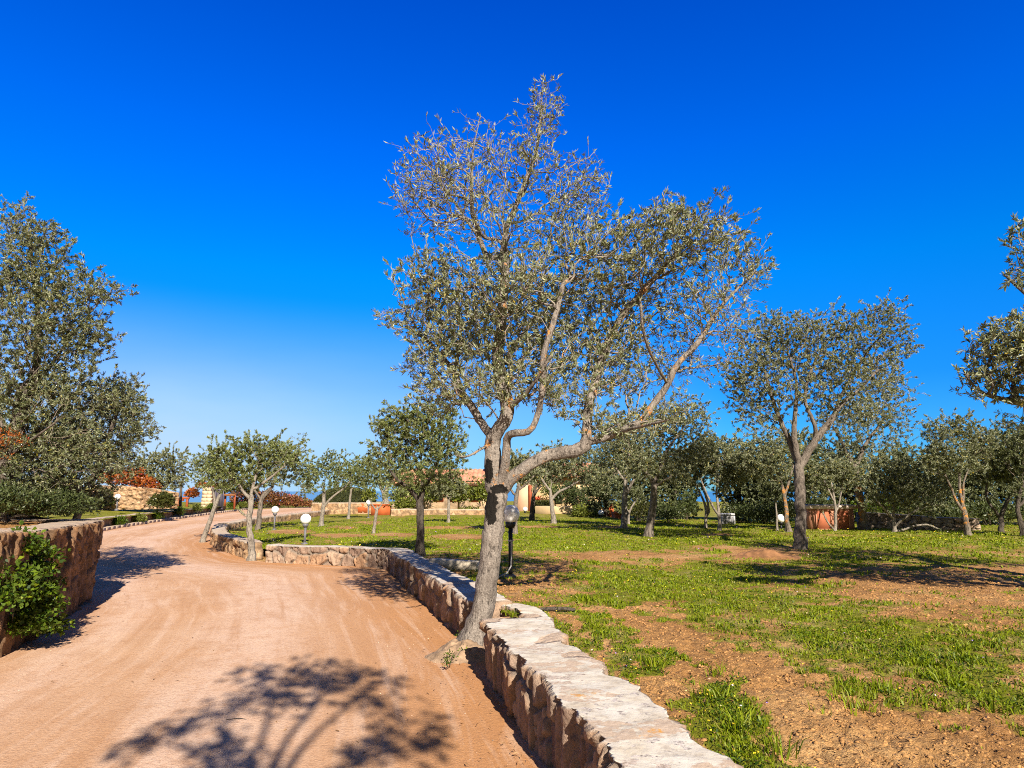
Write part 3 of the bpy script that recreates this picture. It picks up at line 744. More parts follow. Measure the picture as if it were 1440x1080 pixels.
def tree(label, base, limbs, blobs, ntips, Y=None, z0=None, leaf='leaf_olive', bark='grey', twig='twig', L=.060, Wd=.013, per_m=34, tuft=7, step=.15, bf=.22,
         cat='olive tree', name='olive_tree', group=None, thr=.011, noattach=.45, depth=.8, dzs=.5, maxc=2, jag=.22, rtip=.0022, leafscale=1.0):
    """base: photo position of the foot; limbs/blobs measured on the photo at the tree's own distance"""
    if Y is None:
        b = g1(*base) if z0 is None else G(base[0], base[1], z0)
    else: b = W(base[0], base[1], Y)
    if z0 is not None: b[2] = z0
    Y = b[1]; k = Y / FPX
    if Y > 12: ntips = int(ntips * 2.5); per_m *= 2.9; tuft *= 2.5; rtip *= .7
    elif label.startswith('large dense') or label.startswith('loose leaning'): ntips = int(ntips * 3.2); per_m *= 2.4; tuft *= 2.0; rtip *= .75; L *= .92; Wd *= .85
    elif Y > 8: ntips = int(ntips * 1.8); per_m *= 1.5; tuft *= 1.4; Wd *= .85
    root = thing(name, label, cat, group, tuple(b))
    LM = []
    for L_ in limbs:
        pts = []
        for q in L_:
            p = W(q[0], q[1], Y + (q[3] if len(q) > 3 else 0)); pts.append([*p, q[2] * .5 * k])
        LM.append(np.array(pts))
    LM[0][0, :3] = b; LM[0] = np.concatenate([[[b[0], b[1], b[2] - .12, LM[0][0, 3] * 1.05]], LM[0]])
    sc = 1.14 if Y > 12 else 1.0
    if Y > 12: L *= .84; Wd *= .76
    blobs = [(*q[:2], q[2] * sc, q[3] * sc, *q[4:]) for q in blobs]
    tips, dens = [], []
    tot = sum((q[2] * q[3]) ** .8 * q[4] for q in blobs)
    for q in blobs:
        dz = (rng.random() - .5) * dzs * (q[2] + q[3]) * k if len(q) < 7 else q[6]
        c = W(q[0], q[1], Y + dz); kk = (Y + dz) / FPX; sxr, szr = q[2] * kk, q[3] * kk; dr = (sxr + szr) * .5 * depth
        n = max(3, int(ntips * (q[2] * q[3]) ** .8 * q[4] / tot))
        tips.append(ellip(n, c, (sxr, dr, szr))); dens.append(np.full(n, q[5] if len(q) > 5 else 1.0))
        no = max(2, n // 11)                # long shoots that stick out of the outline
        tips.append(c + unit(rng.normal(size=(no, 3)) * [1, 1, .8] + [0, 0, .5]) * (1.05 + .38 * rng.random((no, 1))) * np.array([sxr, dr, szr])); dens.append(np.full(no, q[5] if len(q) > 5 else 1.0))
    tips = np.concatenate(tips); dens = np.concatenate(dens)
    height = tips[:, 2].max() - b[2]
    P, par, r, cnt, dn, D, hand = grow(LM, tips, dens, step, bf, rtip, noattach=b[2] + noattach * (LM[0][-1, 2] - b[2]))
    if ntips < 180: thr = 0.0
    trunk, tw = tree_mesh(P, par, r, cnt, hand, thr, jag=jag, seed=int(base[0]))
    off = -b
    def loc(mb):
        mb.v = [v + off for v in mb.v]; return mb
    loc(trunk).build('trunk', M[BARKS[bark]], root, True)
    if tw.v: loc(tw).build('branches', M[twig], root)
    V, q, rn = leaf_sets(P, par, cnt, dn, D, per_m, maxc, tuft, L * leafscale, Wd * leafscale, up=.55 if bark == 'main' else .25)
    link('crown', mesh_np('crown', V + off, q, attrs={'rnd': rn}), M[leaf], root)
    return root

# the big olive in the notch of the wall
MAINB = G(657, 914, 0.0)
wb = lambda px, py: tuple(W(px, py, MAINB[1] - .05) - MAINB)
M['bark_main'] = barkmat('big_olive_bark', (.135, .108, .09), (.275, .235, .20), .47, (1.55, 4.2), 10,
                         black_patch=[(wb(691, 713), (.075, .20)), (wb(701, 688), (.11, .055)), (wb(687, 664), (.05, .16))])
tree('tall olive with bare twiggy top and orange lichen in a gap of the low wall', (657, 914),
     [[(657, 914, 34), (669, 885, 28), (680, 855, 24), (686, 820, 22), (691, 770, 22), (695, 730, 22), (698, 700, 23), (696, 685, 21), (693, 665, 18), (692, 640, 16), (693, 612, 15)],
      [(693, 612, 15), (683, 605, 12), (671, 585, 11, .1), (657, 562, 10, .2), (648, 550, 9, .2), (639, 522, 8, .3), (618, 498, 6, .3), (598, 475, 4, .2), (570, 460, 3, 0)],
      [(693, 612, 15), (702, 602, 13, -.05), (711, 592, 12, -.1), (715, 573, 11, -.1), (707, 548, 10, 0), (701, 520, 8, .1), (698, 500, 7, .1), (706, 469, 6.5, 0), (704, 440, 6, 0), (711, 390, 5.5, 0), (708, 347, 5, .1), (712, 318, 4.2, .1), (728, 284, 3.6, 0), (742, 245, 3, 0), (754, 220, 2.4, 0), (760, 169, 1.7, 0), (764, 112, 1.0, 0)],
      [(715, 573, 8, -.1), (732, 562, 6, -.3), (750, 540, 5, -.5), (775, 500, 4, -.7)],
      [(704, 684, 16), (711, 655, 13, -.12), (712, 630, 12, -.15), (713, 612, 11, -.2), (722, 608, 9.5, -.3), (738, 610, 9, -.35), (749, 602, 8.5, -.4), (758, 583, 7.5, -.4), (760, 562, 6.5, -.5), (765, 535, 5.5, -.5), (763, 512, 5, -.6), (766, 490, 4, -.6), (780, 450, 3, -.6), (792, 400, 2.2, -.5)],
      [(700, 697, 18), (710, 684, 16), (719, 672, 14, -.05), (742, 657, 12, -.1), (760, 643, 11, -.1), (784, 637, 10.5, -.1), (808, 637, 9.5, -.2), (826, 622, 8, -.2), (853, 615, 6.5, -.2), (880, 603, 6, -.3), (904, 592, 5, -.3), (920, 566, 5, -.2), (938, 545, 4, -.2), (950, 512, 3, -.2), (982, 485, 2.4, -.2), (1012, 430, 1.8, -.1), (1060, 385, 1.2, 0)],
      [(824, 624, 8, -.2), (826, 605, 7, -.2), (826, 587, 6, -.1), (830, 560, 6, 0), (842, 520, 4.6, .1), (852, 488, 4, .2), (871, 447, 3.4, .2), (902, 412, 2.8, .1), (935, 375, 2.2, 0), (973, 330, 1.5, 0)],
      [(708, 360, 5, .1), (684, 364, 4, .3), (675, 335, 4, .3), (648, 299, 3.5, .4), (618, 252, 3, .3), (598, 228, 2, .3), (570, 195, 1.4, .3)],
      [(676, 336, 3, .3), (663, 300, 2.8, 0), (663, 264, 2.5, -.2), (664, 213, 2, -.2), (676, 163, 1.3, -.2)],
      [(692, 622, 5), (677, 631, 3.5, -.1), (656, 644, 3, -.2), (640, 640, 2, -.3)],
      [(865, 609, 6, -.3), (900, 600, 4, -.7), (940, 590, 3, -1.0)],
      [(639, 522, 6, .3), (650, 470, 5, .9), (640, 420, 4, 1.2)], [(702, 520, 6, .1), (740, 460, 5, .9), (800, 410, 4, 1.3), (850, 360, 3, 1.2)], [(938, 540, 4, -.2), (905, 480, 4, -.9), (900, 420, 3, -1.1)]],
     # px, py, rx, ry, tips weight, leafiness
     [(766, 150, 32, 50, 1.0, .42), (745, 225, 45, 55, 1.0, .42), (805, 270, 42, 62, 1.25, .30), (620, 238, 60, 58, 1.4, .28), (675, 225, 50, 58, 1.05, .28), (600, 300, 48, 48, .9, .16),
      (690, 300, 90, 55, 1.0, .35), (780, 330, 70, 50, 1.0, .5), (570, 265, 25, 45, .9, .12), (835, 270, 25, 50, .8, .12),
      (600, 395, 50, 52, 1.0, 1.0), (560, 450, 34, 24, .9, .75), (650, 420, 80, 65, 1.1, .95), (730, 400, 85, 60, 1.1, .95), (640, 490, 70, 60, 1.1, 1.0), (600, 500, 40, 55, .8, .7), (720, 490, 85, 55, 1.1, 1.0), (620, 555, 45, 35, .9, 1.0), (680, 560, 50, 30, .5, .8),
      (850, 355, 70, 55, 1.15, 1.2), (925, 340, 65, 55, 1.2, 1.2), (1000, 340, 60, 50, 1.15, 1.0), (955, 305, 40, 26, .9, 1.1), (1055, 375, 36, 40, .9, .8), (800, 440, 80, 60, 1.1, 1.0), (830, 500, 70, 50, 1.0, .9), (770, 520, 60, 40, .9, .9),
      (920, 430, 80, 55, 1.0, .55), (1000, 430, 65, 60, 1.0, .32), (970, 500, 65, 55, .9, .22), (900, 520, 60, 40, .8, .5), (1035, 470, 35, 50, .6, .12), (865, 478, 50, 40, .9, 1.2, .2), (700, 540, 110, 36, 1.0, .9), (790, 555, 60, 34, .9, .8), (860, 540, 55, 36, .8, .7), (760, 430, 90, 60, 1.0, 1.0, .9), (660, 450, 80, 60, 1.0, 1.0, 1.0), (880, 400, 80, 50, 1.0, .9, .8), (870, 600, 60, 26, .9, .9), (820, 580, 40, 26, .4, .5), (930, 585, 45, 28, .8, .8)],
     9500, z0=0.0, bark='main', twig='twig_pale', L=.056, Wd=.0112, per_m=46, tuft=11, step=.11, bf=.2, thr=.012, noattach=.62, dzs=.8, depth=1.1, maxc=2, jag=.16, rtip=.0021)
# ---- left-hand olives above the boulder wall
tree('large dense olive filling the left edge of the photo above the boulder wall', (-10, 738),
     [[(-10, 738, 26), (0, 690, 22), (15, 640, 20), (25, 600, 18), (35, 540, 14)],
      [(25, 600, 12), (50, 540, 10, .2), (55, 470, 8, .2), (50, 400, 5, .2), (40, 330, 3, .2)],
      [(35, 560, 7), (75, 510, 5, .3), (105, 465, 3, .4), (140, 425, 1.6, .4)],
      [(20, 620, 10), (-30, 540, 9), (-60, 460, 7), (-60, 380, 4)], [(15, 640, 5), (50, 615, 3.5, -.5), (90, 585, 2, -.7)], [(15, 640, 8), (60, 600, 6, .4), (120, 540, 4, .5)]],
     [(25, 320, 38, 42, .9, .8), (60, 345, 45, 42, 1.0, .9), (15, 390, 55, 50, 1.2, 1), (85, 400, 52, 42, 1.2, 1), (140, 412, 40, 22, .9, .8), (60, 460, 80, 60, 1.3, 1.1), (120, 480, 38, 45, 1, .9), (30, 550, 80, 60, 1.3, 1.1), (100, 560, 60, 55, 1.2, 1),
      (40, 640, 80, 60, 1.2, 1.1), (110, 640, 50, 45, 1.0, 1), (-70, 400, 70, 80, .8, .9), (-70, 540, 80, 90, .8, .9), (70, 690, 60, 25, .7, 1)],
     1900, Y=10.6, z0=1.1, L=.062, Wd=.0145, per_m=40, tuft=8, step=.14, leaf='leaf_olive_deep', noattach=.3, maxc=2)
tree('loose leaning olive with pale lower branch beside the end of the boulder wall', (106, 727),
     [[(106, 727, 9), (120, 700, 8), (128, 680, 8), (140, 650, 7), (150, 620, 6), (165, 580, 4)], [(120, 700, 6), (100, 670, 5, -.4), (70, 640, 4, -.6), (20, 615, 3, -.8)], [(128, 680, 5), (160, 640, 4), (195, 610, 2.5)], [(140, 650, 5), (120, 600, 4, .3), (110, 560, 3, .3)]],
     [(150, 570, 38, 40, 1, .9), (178, 560, 26, 34, .9, .8), (190, 600, 24, 36, 1, .7), (140, 630, 45, 42, 1, 1), (95, 620, 40, 40, 1, 1), (165, 655, 30, 26, .8, .8), (215, 603, 13, 12, .4, .5), (80, 680, 36, 24, .9, 1), (130, 690, 30, 18, .6, .9)],
     950, Y=11.6, z0=1.1, L=.055, Wd=.013, per_m=36, tuft=8, step=.13, noattach=.2, leaf='leaf_olive_deep')
# ---- olives along the bend of the drive
tree('olive with pale forked trunk in the wall gap at the drive bend', (354, 787),
     [[(354, 787, 10), (353, 765, 8.5), (351, 749, 8), (350, 728, 7.5), (353, 714, 7), (352, 700, 6)], [(353, 714, 5), (356, 704, 5), (352, 696, 5), (357, 680, 4), (362, 660, 3)], [(350, 728, 3), (343, 724, 2.6), (334, 715, 2)], [(350, 700, 5), (342, 692, 4), (334, 678, 4), (322, 662, 3)], [(356, 690, 4), (380, 672, 3), (400, 655, 2.5)]],
     [(305, 655, 26, 26, 1, .8), (335, 640, 34, 24, 1.1, 1), (375, 635, 34, 22, 1.1, 1), (360, 665, 36, 20, 1, 1), (318, 672, 24, 16, .8, .8), (405, 640, 26, 18, 1, .8, 1.2), (425, 618, 10, 8, .3, .5, 1.4), (415, 660, 20, 22, .9, .8, 1.8), (435, 672, 12, 20, .6, .7, 2.4)],
     520, z0=0.0, bark='pale', leaf='leaf_olive_green', L=.075, Wd=.019, per_m=52, tuft=9, step=.2, depth=.9)
tree('thin leaning olive with bare pale trunk at the tip of the drive wall', (284, 762),
     [[(284, 762, 6.5), (290, 746, 6), (297, 728, 5.5), (303, 710, 5.5), (309, 696, 4)], [(303, 710, 4), (300, 690, 3), (290, 670, 2)]],
     [(285, 668, 22, 20, 1, .7), (303, 655, 22, 16, 1, .7), (278, 652, 12, 12, .6, .5), (310, 680, 14, 12, .7, .8)], 150, z0=0.0, bark='pale', leaf='leaf_olive_green', L=.075, Wd=.019, per_m=45, tuft=9, step=.22)
tree('bent dark-footed olive behind the globe lamp by the inner drive wall', (363, 745),
     [[(363, 745, 7), (365, 722, 6), (367, 703, 6), (372, 692, 4), (384, 684, 3)], [(367, 703, 4), (378, 692, 3), (383, 686, 3), (388, 670, 2)], [(367, 703, 3), (352, 680, 2.5)]],
     [(392, 660, 30, 22, 1, 1), (370, 668, 28, 16, .9, .9), (398, 640, 26, 18, 1, .9), (428, 690, 10, 14, .5, .6)], 230, bark='grey', leaf='leaf_olive', L=.08, Wd=.021, per_m=45, tuft=10, step=.25)
# ---- olives on the left lawn
tree('young olive with a forked pale trunk on the lawn right of the globe lamp', (452, 740),
     [[(452, 740, 6), (453.5, 722, 5.5), (455, 706, 5), (456, 690, 4)], [(454, 715, 4), (460, 706, 3), (467, 699, 3), (480, 690, 2.5), (490, 680, 2)]],
     [(447, 662, 20, 16, 1, .9), (465, 650, 24, 14, 1, .9), (432, 680, 12, 14, .8, .8), (480, 668, 24, 16, 1, 1), (450, 682, 18, 10, .8, .9)], 230, bark='pale', leaf='leaf_olive_green', L=.085, Wd=.022, per_m=45, tuft=10, step=.3)
tree('slim olive with straight trunk in front of the domed hedge', (490, 730), [[(490, 730, 4), (491, 715, 3.6), (492, 700, 3), (494, 688, 2.5)]],
     [(492, 665, 24, 18, 1, 1), (510, 658, 20, 16, 1, 1), (478, 682, 16, 9, .8, .9), (508, 680, 16, 10, .8, 1)], 220, bark='pale', leaf='leaf_olive_green', L=.09, Wd=.025, per_m=45, tuft=10, step=.35)
tree('olive rising beside the small globe lamp near the orange planter', (512, 721), [[(512, 721, 5), (513, 708, 4.5), (515, 697, 4), (522, 685, 3)]],
     [(522, 662, 24, 18, 1, 1), (508, 678, 16, 9, .8, 1), (535, 680, 14, 9, .8, 1)], 200, bark='grey', leaf='leaf_olive_green', L=.1, Wd=.028, per_m=45, tuft=10, step=.4)
tree('short pruned olive with a leaning trunk and few leaves on the bare patch of lawn', (525, 750), [[(525, 750, 5), (527, 736, 4.5), (530, 718, 4.2), (531, 712, 3.5)], [(530, 718, 3), (524, 711, 2), (520, 704, 1.5)], [(530, 718, 3), (536, 711, 2), (542, 700, 1.5)]],
     [(522, 702, 5, 4, .6, .3), (541, 697, 6, 5, .6, .5)], 16, bark='pale', leaf='leaf_olive_green', L=.07, Wd=.018, per_m=18, tuft=4, step=.2)
tree('thick pale olive stem standing against the stone terrace', (545, 718), [[(545, 718, 11), (542, 705, 8), (541, 695, 7), (545, 682, 5), (555, 672, 4)], [(541, 697, 5), (535, 684, 4), (528, 672, 3)]],
     [(545, 662, 26, 18, 1, 1), (562, 672, 18, 12, 1, 1), (535, 674, 16, 10, .8, .9)], 220, bark='pale', leaf='leaf_olive', L=.1, Wd=.028, per_m=45, tuft=10, step=.4)
tree('round-crowned olive with shaded dark trunk just behind the low wall', (591, 783),
     [[(591, 783, 13), (591, 760, 10.5), (591, 735, 10), (591, 709, 10)], [(591, 709, 7), (585, 698, 6), (577, 688, 6, -.1), (566, 680, 5, -.2), (557, 673, 4, -.2), (548, 660, 3, -.2)], [(591, 709, 8), (594, 692, 7), (596, 672, 6, .1), (588, 655, 5, .1), (582, 640, 3, .1)], [(594, 692, 5), (606, 672, 4, .2), (618, 645, 3, .2)], [(596, 680, 4), (612, 668, 3, -.3)]],
     [(545, 600, 22, 24, 1, .8), (572, 592, 36, 26, 1.1, 1), (612, 590, 34, 26, 1.1, 1), (550, 640, 30, 26, 1, .9), (590, 630, 48, 30, 1.1, 1.1), (630, 625, 26, 34, 1, .8), (600, 668, 44, 20, 1, 1), (560, 672, 22, 14, .8, .9), (640, 660, 16, 12, .5, .5)],
     820, leaf='leaf_olive_green', bark='dark', twig='twig', L=.07, Wd=.017, per_m=42, tuft=9, step=.17)
tree('small olive with thin pink-grey trunk in front of the climber-covered house wall', (631, 735), [[(631, 735, 4.5), (631, 718, 4), (631, 702, 3.5)], [(631, 702, 3), (625, 692, 2)], [(631, 704, 3), (638, 690, 2)]],
     [(622, 688, 16, 10, 1, 1), (640, 684, 16, 12, 1, 1), (612, 694, 10, 8, .7, .8), (630, 674, 14, 8, .8, .9)], 170, bark='pale', leaf='leaf_olive', L=.1, Wd=.028, per_m=42, tuft=9, step=.35)
tree('grey olive trunk half hidden behind the nearest globe lamp', (724, 751), [[(724, 751, 7), (724.5, 725, 6), (726, 700, 6), (730, 682, 4)], [(726, 700, 4), (716, 684, 3), (706, 670, 2)], [(728, 690, 3), (742, 680, 2.5), (752, 668, 2)]],
     [(735, 668, 26, 15, 1, 1), (712, 664, 22, 16, 1, .9), (728, 650, 24, 12, .9, .9)], 300, bark='grey', leaf='leaf_olive', L=.085, Wd=.023, per_m=42, tuft=9, step=.28)
tree('dark-stemmed olive close to the pink house pillar', (748, 733), [[(748, 733, 7), (748, 715, 6), (750, 698, 5), (754, 682, 4)], [(750, 698, 3), (760, 684, 2.5)]],
     [(750, 670, 24, 14, 1, 1.1), (768, 660, 22, 14, 1, 1), (742, 656, 20, 12, .8, .9)], 260, bark='dark', leaf='leaf_olive', L=.1, Wd=.028, per_m=42, tuft=9, step=.35)
tree('spreading olive with light trunk and one long right-hand limb before the yellow house', (779, 736), [[(779, 736, 8), (777, 720, 6), (775, 703, 5.5), (774, 690, 4)], [(775, 703, 4), (786, 690, 3.5), (797, 687, 3), (812, 678, 2.5)], [(774, 692, 4), (766, 680, 3), (758, 668, 2)]],
     [(770, 664, 34, 15, 1, 1), (800, 655, 28, 18, 1, 1), (822, 668, 18, 14, 1, .9), (785, 640, 30, 14, 1, .9), (815, 640, 24, 14, .8, .9)], 420, bark='pale', leaf='leaf_olive', L=.095, Wd=.026, per_m=42, tuft=9, step=.32)
tree('smooth grey forked olive at the far end of the lawn by the terracotta boxes', (877, 743),
     [[(877, 743, 9), (878, 720, 7.5), (879, 695, 7), (880, 676, 5), (877, 655, 4)], [(879, 697, 5), (884, 690, 4), (890, 676, 4), (898, 660, 3)], [(880, 678, 4), (868, 662, 3), (860, 645, 2)]],
     [(865, 640, 30, 22, 1, 1), (895, 640, 26, 24, 1, 1), (880, 612, 32, 22, 1, .9), (855, 665, 18, 12, .7, .8), (905, 665, 14, 14, .8, .9)], 520, bark='pale', leaf='leaf_olive', L=.085, Wd=.022, per_m=42, tuft=9, step=.27)
tree('little spindly olive behind the smooth grey forked one', (884, 737), [[(884, 737, 3.5), (884, 722, 3), (888, 713, 2.5), (895, 702, 2)], [(884, 722, 2), (879, 712, 1.6), (875, 702, 1.4)]],
     [(893, 694, 12, 8, 1, .9), (876, 698, 8, 6, .7, .8)], 60, bark='pale', leaf='leaf_olive_dark', L=.09, Wd=.025, per_m=36, tuft=8, step=.35)
tree('leaning olive, its trunk sunlit above and shaded at the foot, right of the lawn centre', (913, 755),
     [[(913, 755, 12), (915, 738, 10), (918, 712, 9.5), (920, 690, 9), (920, 682, 8)], [(920, 682, 6), (927, 662, 5), (934, 640, 4.5), (943, 626, 3.5), (958, 605, 2.5)], [(920, 684, 6), (914, 670, 5), (900, 655, 4), (885, 640, 3)], [(920, 684, 5), (935, 676, 3.5, -.3), (945, 668, 3, -.4)]],
     [(890, 625, 40, 30, 1, 1), (925, 600, 36, 28, 1, 1), (955, 585, 36, 30, 1, .9), (910, 655, 40, 20, 1, 1), (960, 640, 36, 26, 1, .9), (985, 610, 22, 34, .9, .7), (940, 670, 26, 14, .7, .9), (860, 610, 22, 18, .7, .9)],
     820, leaf='leaf_olive', bark='grey', L=.078, Wd=.02, per_m=40, tuft=9, step=.22)
tree('clump of bowed pale olive stems left of the grey crate', (992, 743),
     [[(992, 743, 4.5), (992.5, 730, 4), (993.5, 718, 4), (990, 705, 3), (984, 692, 2.5), (975, 675, 2)], [(993, 720, 3.2), (997, 708, 3), (990, 692, 2.6), (984, 678, 2)], [(998, 726, 3), (997, 715, 3), (993, 700, 2.5)]],
     [(970, 655, 26, 22, 1, 1), (990, 640, 24, 22, 1, 1), (975, 680, 18, 10, .6, .7), (1000, 662, 20, 14, .8, .9)], 330, bark='pale', leaf='leaf_olive', L=.09, Wd=.024, per_m=42, tuft=9, step=.3)
tree('slender V-forked pale olive touching the grey crate', (1012, 746),
     [[(1012, 746, 5.5), (1011.5, 734, 4.5), (1011, 724, 4), (1009, 706, 3.6), (1007, 690, 3), (1010, 670, 2.5)], [(1011, 726, 3.5), (1004, 716, 3), (998, 704, 3), (992, 690, 2.5), (986, 675, 2)]],
     [(1015, 650, 30, 24, 1, 1), (1040, 660, 22, 18, 1, .9), (1005, 630, 24, 16, .9, .8), (1020, 678, 20, 12, .7, .8)], 380, bark='pale', leaf='leaf_olive', L=.085, Wd=.023, per_m=42, tuft=9, step=.28)
tree('thin whip-like olive stem just left of the far right globe lamp', (1093, 746), [[(1093, 746, 3.2), (1092.5, 730, 2.6), (1092, 716, 2.2), (1089, 700, 1.6)]],
     [(1086, 690, 12, 10, 1, .9), (1096, 698, 8, 6, .6, .8)], 50, bark='pale', leaf='leaf_olive_dark', L=.085, Wd=.023, per_m=36, tuft=8, step=.3)
tree('V-forked olive with an orange lichened trunk just left of the tall grey-trunked one', (1109, 748),
     [[(1109, 748, 8), (1107, 735, 6), (1105.5, 718, 5.5), (1103, 697, 5), (1099, 680, 4), (1092, 660, 3)], [(1103, 697, 4), (1107, 686, 3.6), (1111, 672, 3.5), (1116, 655, 2.5)]],
     [(1075, 640, 32, 26, 1, 1), (1105, 630, 30, 24, 1, 1), (1085, 665, 30, 16, .8, .9), (1055, 655, 22, 20, .8, .9)], 480, bark='lichen', leaf='leaf_olive', L=.08, Wd=.021, per_m=42, tuft=9, step=.25)
tree('tall wide-crowned olive with straight grey trunk in the middle of the right-hand grove', (1126, 772),
     [[(1126, 772, 17), (1125.5, 740, 14.5), (1125, 710, 14), (1124.5, 680, 13.5), (1124, 654, 13)], [(1124, 656, 9), (1114, 630, 8, .1), (1104, 605, 7, .1), (1092, 580, 6, .1), (1083, 550, 5, .1), (1075, 520, 3, .1)], [(1124, 656, 9), (1116, 615, 7, -.1), (1118, 578, 6, -.1), (1122, 540, 4, -.1), (1110, 500, 3, -.1)],
      [(1126, 656, 11), (1134, 640, 10), (1145, 622, 9.5, -.1), (1160, 602, 9, -.1), (1170, 590, 8, -.1), (1179, 571, 6, -.1), (1207, 550, 4, -.1), (1235, 520, 3, 0)], [(1147, 618, 6), (1147, 598, 5.5, -.2), (1138, 580, 5, -.2), (1131, 564, 4.5, -.2), (1135, 533, 4, -.2), (1150, 500, 3, -.2)], [(1170, 590, 5), (1185, 550, 4, .2), (1215, 500, 3, .3), (1250, 460, 2, .3)]],
     [(1075, 478, 36, 34, 1, 1), (1115, 465, 42, 26, 1, 1), (1160, 470, 42, 28, 1, 1), (1205, 462, 36, 34, 1, 1), (1252, 448, 26, 28, .9, .9), (1262, 485, 30, 22, .8, .9), (1060, 520, 36, 34, 1, 1), (1110, 510, 50, 30, 1.1, 1.1), (1170, 515, 50, 30, 1.1, 1.1), (1225, 510, 40, 32, 1, 1), (1050, 560, 30, 26, .8, .9), (1080, 570, 30, 20, .5, .8), (1190, 550, 45, 26, .8, 1), (1120, 550, 50, 24, .8, .9), (1240, 545, 26, 22, .6, .8), (1065, 590, 34, 22, .8, .9), (1165, 575, 40, 20, .7, .9), (1215, 580, 36, 20, .8, .9), (1035, 530, 24, 30, .8, .9)],
     1900, leaf='leaf_olive', bark='grey', L=.066, Wd=.0165, per_m=40, tuft=8, step=.17, noattach=.5)
tree('leaning olive with orange flecks at its foot, right of the brick cabinet', (1216, 745),
     [[(1216, 745, 12), (1213, 722, 10), (1208, 695, 9.5), (1204, 675, 9), (1203, 655, 8)], [(1203, 658, 6), (1212, 636, 5), (1221, 618, 4.5), (1232, 605, 4), (1245, 585, 3)], [(1203, 658, 6), (1192, 640, 5), (1184, 622, 4), (1172, 600, 3)]],
     [(1185, 600, 34, 28, 1, .8), (1220, 585, 32, 26, 1, .8), (1252, 565, 32, 34, 1, .8), (1262, 605, 22, 26, .9, .8), (1215, 630, 40, 20, 1, .9), (1180, 640, 30, 18, .8, .9), (1245, 530, 28, 26, .9, .9)], 640, bark='lichen', leaf='leaf_olive', L=.078, Wd=.019, per_m=40, tuft=9, step=.22)
tree('many-stemmed thin olive growing straight in front of the brick cabinet', (1174, 747),
     [[(1174, 747, 4.5), (1175, 730, 4), (1175, 712, 3.6), (1173, 700, 3), (1169, 678, 2)], [(1174, 708, 2.5), (1166, 690, 2.2), (1159, 676, 1.8)], [(1176, 722, 2.5), (1181, 704, 2.2), (1185, 678, 1.8)], [(1172, 744, 2.5), (1164, 735, 2.2), (1157, 720, 2)]],
     [(1150, 668, 24, 14, 1, 1), (1178, 660, 26, 16, 1, 1), (1198, 672, 16, 12, .8, .9), (1165, 688, 26, 10, .6, .8)], 330, bark='pale', leaf='leaf_olive', L=.085, Wd=.022, per_m=42, tuft=9, step=.26)
tree('low bushy olive drooping over the field wall right of the cabinet', (1258, 748),
     [[(1258, 748, 5), (1257, 730, 4.5), (1256, 715, 4), (1260, 695, 3)], [(1257, 730, 3), (1245, 718, 3, -.2), (1234, 705, 2, -.3)], [(1258, 740, 3), (1272, 728, 3, -.3), (1292, 715, 2.5, -.5)], [(1262, 748, 3), (1300, 735, 2.6, -.3), (1322, 745, 2, -.4)]],
     [(1240, 680, 30, 26, 1, 1), (1275, 668, 30, 26, 1, 1), (1262, 700, 36, 18, 1, 1), (1300, 700, 30, 20, 1, .9), (1230, 708, 18, 12, .7, .8), (1315, 680, 18, 18, .8, .9), (1310, 718, 18, 9, .5, .8)], 560, bark='pale', leaf='leaf_olive', L=.08, Wd=.021, per_m=42, tuft=9, step=.22, noattach=.1)
tree('olive with three pale stems and a bright orange lichened fork near the right edge', (1361, 754),
     [[(1361, 754, 8), (1359, 738, 7), (1357, 722, 6), (1353, 708, 5), (1350, 695, 4), (1349, 668, 3), (1352, 645, 2)], [(1357, 722, 4), (1350, 713, 4), (1344, 702, 3.2), (1337, 685, 2.8), (1329, 668, 2.2)], [(1354, 710, 3.5), (1355.5, 696, 3), (1354, 680, 2.6), (1362, 660, 2)]],
     [(1325, 612, 26, 24, 1, .9), (1355, 605, 26, 22, 1, .9), (1378, 625, 20, 26, 1, .9), (1340, 640, 34, 22, 1, .9), (1310, 645, 20, 20, .9, .9), (1375, 655, 18, 14, .6, .8), (1330, 665, 26, 10, .5, .6)], 560, bark='lichen', leaf='leaf_olive', L=.078, Wd=.02, per_m=42, tuft=9, step=.22)
tree('crooked shaded olive with a hooked pale side branch close to the right edge', (1408, 750),
     [[(1408, 750, 7), (1407, 735, 6), (1411, 715, 5), (1420, 700, 4), (1430, 685, 3)], [(1408, 730, 4), (1398, 716, 3.6), (1390, 708, 3.2), (1386, 695, 2.6), (1388, 680, 2)]],
     [(1395, 635, 28, 28, 1, 1), (1425, 625, 28, 30, 1, 1), (1410, 660, 34, 18, 1, 1), (1385, 672, 20, 12, .7, .9), (1440, 665, 24, 20, .9, 1)], 560, bark='dark', leaf='leaf_olive_dark', L=.08, Wd=.021, per_m=42, tuft=9, step=.22)
tree('olive cut by the right edge of the photo with its foot in the grass', (1441, 755), [[(1441, 755, 8), (1436, 738, 7), (1431, 722, 6), (1432, 700, 5), (1440, 680, 4)], [(1433, 715, 4), (1445, 695, 3), (1460, 670, 2.5)]],
     [(1445, 640, 34, 30, 1, 1), (1475, 620, 34, 36, 1, 1), (1440, 690, 26, 14, .6, .9), (1480, 670, 30, 24, .8, 1)], 420, bark='dark', leaf='leaf_olive_dark', L=.08, Wd=.021, per_m=40, tuft=9, step=.24)
